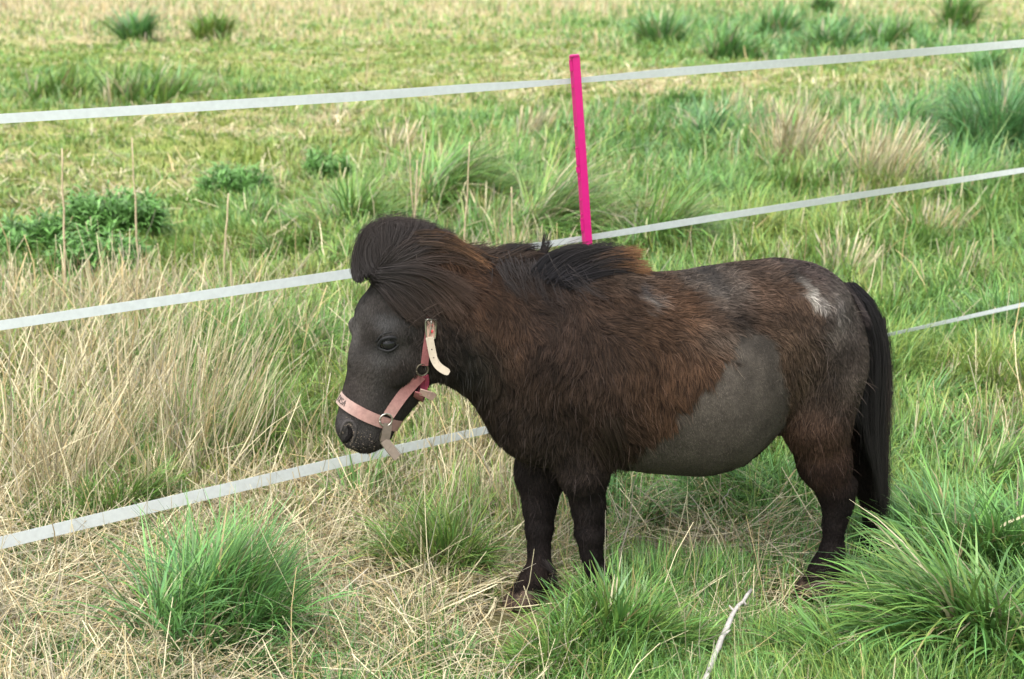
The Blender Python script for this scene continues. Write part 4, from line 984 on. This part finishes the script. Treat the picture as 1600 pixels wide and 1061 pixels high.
# ---- eyes, eyelids
def sphere(c, r, n=20, m_=12, sq=(1, 1, 1)):
    th, ph = np.meshgrid(np.linspace(0, 2 * np.pi, n, endpoint=False), np.linspace(0, np.pi, m_), indexing='ij')
    V = (np.stack([np.sin(ph) * np.cos(th), np.sin(ph) * np.sin(th), np.cos(ph)], -1) * r * np.array(sq)).reshape(-1, 3) + c
    Q = [[i * m_ + j, i * m_ + j + 1, ((i + 1) % n) * m_ + j + 1, ((i + 1) % n) * m_ + j] for i in range(n) for j in range(m_ - 1)]
    return V, Q
la_eye = surf_lat(607, 537) or .07
def lid_pts(pix, push):
    return np.array([PP(float(x_), float(y_), la_eye + p_) for (x_, y_), p_ in zip(pix, push)])
for sg in (1, -1):
    c = PP(607., 537., la_eye - .008); r = 13.5 * depth_l(c) / F
    M_ = np.array([1, sg, 1])
    v, q = sphere(c, r, sq=(1, .8, .9)); eye = mesh_obj('eye', v * M_, q if sg > 0 else [f_[::-1] for f_ in q], M_EYE, pony)
    up_ = interp(lid_pts([(589, 541), (596, 531), (607, 527), (618, 528), (626, 533)], [-.002, .004, .008, .005, -.002]), 14)
    dn_ = interp(lid_pts([(589, 541), (596, 546), (607, 548.5), (617, 544), (626, 534)], [-.002, .003, .005, .003, -.002]), 14)
    fo_ = interp(lid_pts([(586, 536), (595, 524), (608, 519), (621, 520), (630, 527)], [-.003, .002, .004, .002, -.004]), 14)
    pr = np.sin(np.linspace(.25, np.pi - .25, 14))
    L_ = [tube(up_, .0040 * pr), tube(dn_, .0026 * pr), tube(fo_, .0020 * pr)]
    v, q = join(L_); mesh_obj('eyelid', v * M_, q if sg > 0 else [f_[::-1] for f_ in q], M_LID, pony)
    # lashes
    n = 40; b_ = up_[RNG.integers(1, 11, n)] + .001 * RNG.standard_normal((n, 3)); d_ = norm(np.array([.5, .75, -.55]) + .25 * RNG.standard_normal((n, 3)))
    s4 = np.linspace(0, 1, 4)[None, :, None]; Pl_ = b_[:, None] + d_[:, None] * .013 * s4 - np.array([0, 0, .004]) * s4 ** 2
    v, q, c_ = strips(Pl_, norm(np.cross(d_, [0, 1., 0])), np.full(n, .0007), [1, .8, .6, .2], np.full((n, 3), .01), np.full((n, 3), .01))
    mesh_obj('eyelashes', v * M_, q, M_HAIR, pony, col=c_)
# nostrils and the line of the mouth
M_NOST = mat('nostril_skin', (.006, .005, .005), rough=.8, spec=.1)
def skinpt(x_, y_, off=0.0):
    la = surf_lat(x_, y_); return PP(x_, y_, (la if la is not None else .03) + off)
for sg in (1, -1):
    M_ = np.array([1, sg, 1]); fl_ = (lambda q_: q_ if sg > 0 else [f_[::-1] for f_ in q_])
    hole = interp([skinpt(536, 690, -.001), skinpt(541, 688, -.0005), skinpt(547, 680, -.0005), skinpt(547, 670, -.001), skinpt(542, 664, -.002)], 12)
    v, q = tube(hole, .0062 * np.sin(np.linspace(.35, np.pi - .3, 12)) ** .8, 10); mesh_obj('nostril', v * M_, fl_(q), M_NOST, pony)
    rim = interp([skinpt(533, 684, -.001), skinpt(533, 673, .0005), skinpt(539, 660, .001), skinpt(549, 658, .001), skinpt(556, 668, .0005), skinpt(554, 684, 0), skinpt(546, 694, -.002)], 22)
    v, q = tube(rim, .0042 * np.sin(np.linspace(.25, np.pi - .25, 22)), 8); mesh_obj('nostril_rim', v * M_, fl_(q), M_COATD, pony)
    mouth = interp([skinpt(560, 701, -.0005), skinpt(572, 698, -.0005), skinpt(586, 692, -.0005), skinpt(597, 683, -.001)], 12)
    v, q = tube(mouth, .0016 * np.sin(np.linspace(.3, np.pi - .3, 12)), 6); mesh_obj('mouth_line', v * M_, fl_(q), M_NOST, pony)
# nose whiskers and mud crumbs on the muzzle
n = 200; wp = []
px = RNG.uniform(520, 600, n); py = RNG.uniform(655, 708, n)
for a, b in zip(px, py):
    la = surf_lat(a, b)
    if la is not None: wp.append(PP(a, b, la))
wp = np.array(wp); n = len(wp); dr = norm(np.stack([.4 + .5 * RNG.standard_normal(n), .8 + 0 * px[:n], -.8 + .4 * RNG.standard_normal(n)], -1))
s4 = np.linspace(0, 1, 4)[None, :, None]; ln = (.004 + .012 * RNG.random(n) ** 2)[:, None, None]
cc = np.array([.12, .11, .10]) * (.15 + .6 * RNG.random((n, 1)))
v, q, c_ = strips(wp[:, None] + dr[:, None] * s4 * ln, norm(np.cross(dr, [1., .2, 0])), np.full(n, .0007), [1, .8, .6, .2], cc, cc)
mesh_obj('whiskers', v, q, M_HAIR, pony, col=c_)
M_MUD = mat('dried_mud', (.17, .135, .105), rough=.95, noise=(200, .6, 1.3))
lst = []
for _ in range(230):
    if RNG.random() < .65:
        an = RNG.uniform(0, 2 * math.pi); rr_ = RNG.normal(1, .22); a, b = 541 + 13 * rr_ * math.cos(an) , 677 + 18 * rr_ * math.sin(an)
    else: a, b = RNG.uniform(528, 585), RNG.uniform(672, 704)
    la = surf_lat(a, b)
    if la is None: continue
    c = PP(a, b, la + .0006); r = RNG.uniform(.0004, .0013); lst.append(sphere(c, r, 6, 5, (1.5, .5, 1)))
v, q = join(lst); mesh_obj('mud_crust', v, q, M_MUD, pony)

# ------------------------------------------------------------------ the halter
halter = empty('halter', PO + FW * .35 + np.array([0, 0, 0]), math.pi + YAW, label='faded pink webbing halter with pale leather buckle strap on the pony head', cat='halter')
halter.location = Vector(to_world(PP(640., 560., 0.0))); HO = PP(640., 560., 0.0)
def ribbon(P, Wd, width, th, name, m_, c, parent=None, cvar=None):
    """P (n,3) centre, Wd (n,3) width direction; box section"""
    P = np.asarray(P); T = norm(np.gradient(P, axis=0)); Wd = norm(Wd - (Wd * T).sum(1, keepdims=True) * T); N_ = np.cross(T, Wd)
    width = np.broadcast_to(np.asarray(width, float), (len(P),))[:, None]
    V = np.stack([P - Wd * width / 2 - N_ * th / 2, P + Wd * width / 2 - N_ * th / 2, P + Wd * width / 2 + N_ * th / 2, P - Wd * width / 2 + N_ * th / 2], 1).reshape(-1, 3)
    n = len(P); Q = [[4 * k + j, 4 * k + (j + 1) % 4, 4 * k + 4 + (j + 1) % 4, 4 * k + 4 + j] for k in range(n - 1) for j in range(4)] + [[3, 2, 1, 0], [4 * n - 4, 4 * n - 3, 4 * n - 2, 4 * n - 1]]
    col = np.repeat(np.broadcast_to(np.asarray(c, float), (n, 3)), 4, 0)
    return mesh_obj(name, V - (HO if parent is None or parent is halter else HO), Q, m_, parent or halter, col=col, flat=True)
def loop(A, B, t0=0, t1=2 * math.pi, n=72, off=.004):
    a, b = PP(float(A[0]), float(A[1]), 0.0), PP(float(B[0]), float(B[1]), 0.0); c = (a + b) / 2; e = norm(a - b)
    pts = []
    for th in np.linspace(t0, t1, n):
        d = math.cos(th) * e + math.sin(th) * np.array([0, 1., 0]); o = c + d * .25
        h = bvh.ray_cast(Vector(o), Vector(-d)); p = np.array(h[0]) if h[0] else c + d * .05
        pts.append(p + d * off)
    pts = np.array(pts)
    for _ in range(3): pts[1:-1] = .5 * pts[1:-1] + .25 * (pts[:-2] + pts[2:])
    nn = norm(np.cross(e, [0, 1., 0]))
    return pts, np.tile(nn, (n, 1))
PK = np.array([.34, .20, .175]); PKD = np.array([.23, .085, .085]); PKP = np.array([.34, .23, .19]); TAN = np.array([.17, .135, .105])
pts, wd = loop((527, 619), (622, 662)); n = len(pts)
k = np.clip((pts[:, 0] - PP(560., 640., 0.)[0]) / .06, 0, 1)[:, None]
nb = ribbon(pts, wd, .0265, .003, 'noseband', M_WEB, PK * (1 - k) + np.array([.38, .30, .26]) * k)
def onskin(pix, off=.004, S=16):
    g = interp(pix, S); out = []; last = .05
    for x_, y_ in g:
        la = surf_lat(x_, y_)
        if la is None: la = last - .002
        last = la; out.append(PP(x_, y_, la + off))
    out = np.array(out)
    for _ in range(2): out[1:-1] = .5 * out[1:-1] + .25 * (out[:-2] + out[2:])
    return out
def wdir(P, side=(0, 1., 0)):
    T = norm(np.gradient(P, axis=0)); return np.cross(T, np.array(side))
for sg in (1, -1):
    M_ = np.array([1, sg, 1])
    P = onskin([(607, 649), (622, 627), (637, 608), (657, 587)]) * M_
    o = ribbon(P, wdir(P), .026, .003, 'cheek_strap', M_WEB, np.linspace(0, 1, 16)[:, None] * PKD + (1 - np.linspace(0, 1, 16)[:, None]) * PK)
    P = onskin([(663, 571), (666, 548), (670, 520), (672, 495), (674, 470), (672, 440)], S=20) * M_
    ribbon(P, wdir(P), .0165, .003, 'crown_strap', M_WEB, PKD)
    # rings
    for (cx_, cy_, rr_) in ((603, 656, 10), (660, 578, 9.5)):
        c = onskin([(cx_ - 1, cy_), (cx_, cy_), (cx_ + 1, cy_)], off=.008, S=3)[1]; r = rr_ * depth_l(c) / F
        a = np.linspace(0, 2 * np.pi, 25)
        ring_ = c + r * np.stack([np.cos(a), .15 * np.cos(a), np.sin(a)], -1)
        v, q = tube(ring_ * M_, np.full(25, .0019), 8); mesh_obj('ring', v - HO, q, M_METAL if rr_ == 10 else M_DARKMETAL, halter)
P = onskin([(661, 588), (662, 600), (656, 616)], S=10); ribbon(P, wdir(P), .024, .003, 'throat_strap', M_WEB, np.array([.38, .06, .11]))
thp, thw = loop((655, 700), (661, 588), -.1, .9, 20)
a_ = PP(656., 612., .05); b_ = PP(668., 616., .055); c_ = PP(679., 621., .05)
P = interp([a_, b_, c_], 8); ribbon(P, np.tile([.25, .35, 1.], (8, 1)), .018, .003, 'strap_end', M_WEB, PKP)
# under-jaw strap joining both sides
P = interp([PP(656., 614., .05), PP(653., 622., .03), PP(653., 624., 0.), PP(656., 622., -.03), PP(660., 606., -.05)], 14)
ribbon(P, np.tile([.9, 0, .5], (14, 1)), .022, .003, 'throat_strap', M_WEB, PKD)
# hanging lower strap in front of the tape
lz = (surf_lat(598, 665) or .05)
P = interp([PP(606., 661., lz + .008), PP(604., 676., lz + .012), PP(601., 690., lz + .013)], 8)
ribbon(P, np.tile([1., .25, .05], (8, 1)), .020, .003, 'chin_strap', M_LEATHER, TAN * .8)
P = interp([PP(601., 688., lz + .016), PP(609., 700., lz + .022), PP(621., 715., lz + .026)], 8)
ribbon(P, np.tile([.8, .2, .45], (8, 1)), np.linspace(.026, .021, 8), .003, 'strap_end', M_LEATHER, TAN * 1.15)
P = interp([PP(598., 672., lz + .002), PP(594., 685., lz), PP(598., 697., lz)], 8)
v, q = tube(P, np.full(8, .0022)); mesh_obj('buckle', v - HO, q, M_DARKMETAL, halter)
# buckle and pale leather billet
lb = (surf_lat(672, 515) or .07); 
def LB(x_, y_, o=.0): return PP(float(x_), float(y_), lb + .012 + o)
a, b = LB(664.5, 500), LB(680.5, 529)
cor = [LB(667, 499), LB(679, 499.5), LB(681, 504), LB(680, 526), LB(677, 529), LB(669, 529), LB(666.5, 525), LB(665, 504), LB(667, 499)]
v, q = tube(interp(cor, 41), np.full(41, .0019), 8); bk = mesh_obj('buckle', v - HO, q, M_METAL, halter)
v, q = tube(interp([LB(671, 524, .003), LB(673, 515, .004), LB(674, 500, .002)], 6), np.full(6, .0014)); mesh_obj('buckle_tongue', v - HO, q, M_METAL, bk)
P = interp([LB(672.5, 501, -.003), LB(673, 515, -.001), LB(673, 530, .0)], 8)
ribbon(P, np.tile([1., .1, 0], (8, 1)), .0165, .0025, 'leather_keeper', M_LEATHER, np.array([.40, .26, .20]))
rm = []
for (x_, y_) in ((674, 508.5), (675, 518)):
    rm.append(sphere(LB(x_, y_, .0015), .003, 8, 6, (1, .4, 1.3)))
M_RED = mat('worn_red', (.62, .09, .10), rough=.7)
v, q = join(rm); mesh_obj('red_mark', v - HO, q, M_RED, halter)
P = interp([LB(671, 527, .004), LB(674, 543, .004), LB(678, 560, .006), LB(686, 573, .010), LB(702, 583, .016)], 22)
T = norm(np.gradient(P, axis=0)); Wd = np.cross(T, [0, 1., 0])
bil = ribbon(P, Wd, np.concatenate([np.full(19, .0165), [.016, .014, .009]]), .003, 'leather_strap_end', M_LEATHER, np.array([.44, .37, .29]))
hl = []
for kk in (6, 10): hl.append(sphere(P[kk] + np.array([0, .0019, 0]), .0017, 8, 6, (1, .35, 1)))
v, q = join(hl); mesh_obj('strap_hole', v - HO, q, M_INK, bil)
# worn dark lettering on the noseband
GL = {'T': [[(0, 1), (1, 1)], [(.5, 1), (.5, 0)]], 'X': [[(0, 1), (1, 0)], [(0, 0), (1, 1)]], 'S': [[(1, .9), (.5, 1), (0, .8), (.15, .55), (.85, .45), (1, .2), (.5, 0), (0, .1)]], 'A': [[(0, 0), (.5, 1), (1, 0)], [(.2, .4), (.8, .4)]]}
seg = np.linalg.norm(np.diff(pts, axis=0), axis=1); pts_c, wd_c = loop((527, 619), (622, 662), 0.0, math.pi / 2, 60, .0062)
wn = norm(np.cross(np.array([0, 1., 0]), wd_c[0]))
arc = np.concatenate([[0], np.cumsum(np.linalg.norm(np.diff(pts_c, axis=0), axis=1))])
lst = []
for ci_, ch in enumerate('TXSA'):
    for st_ in GL[ch]:
        pl_ = []
        for (a, b) in interp(st_, 9 if len(st_) > 3 else 5):
            s_ = .004 + ci_ * .0085 + a * .006
            c = np.array([np.interp(s_, arc, pts_c[:, j]) for j in range(3)])
            pl_.append(c + wd_c[0] * (-1 if wd_c[0][2] < 0 else 1) * (b - .5) * .013)
        lst.append(tube(np.array(pl_), np.full(len(pl_), .0009), 5))
v, q = join(lst); mesh_obj('lettering', v - HO, q, M_INK, nb)
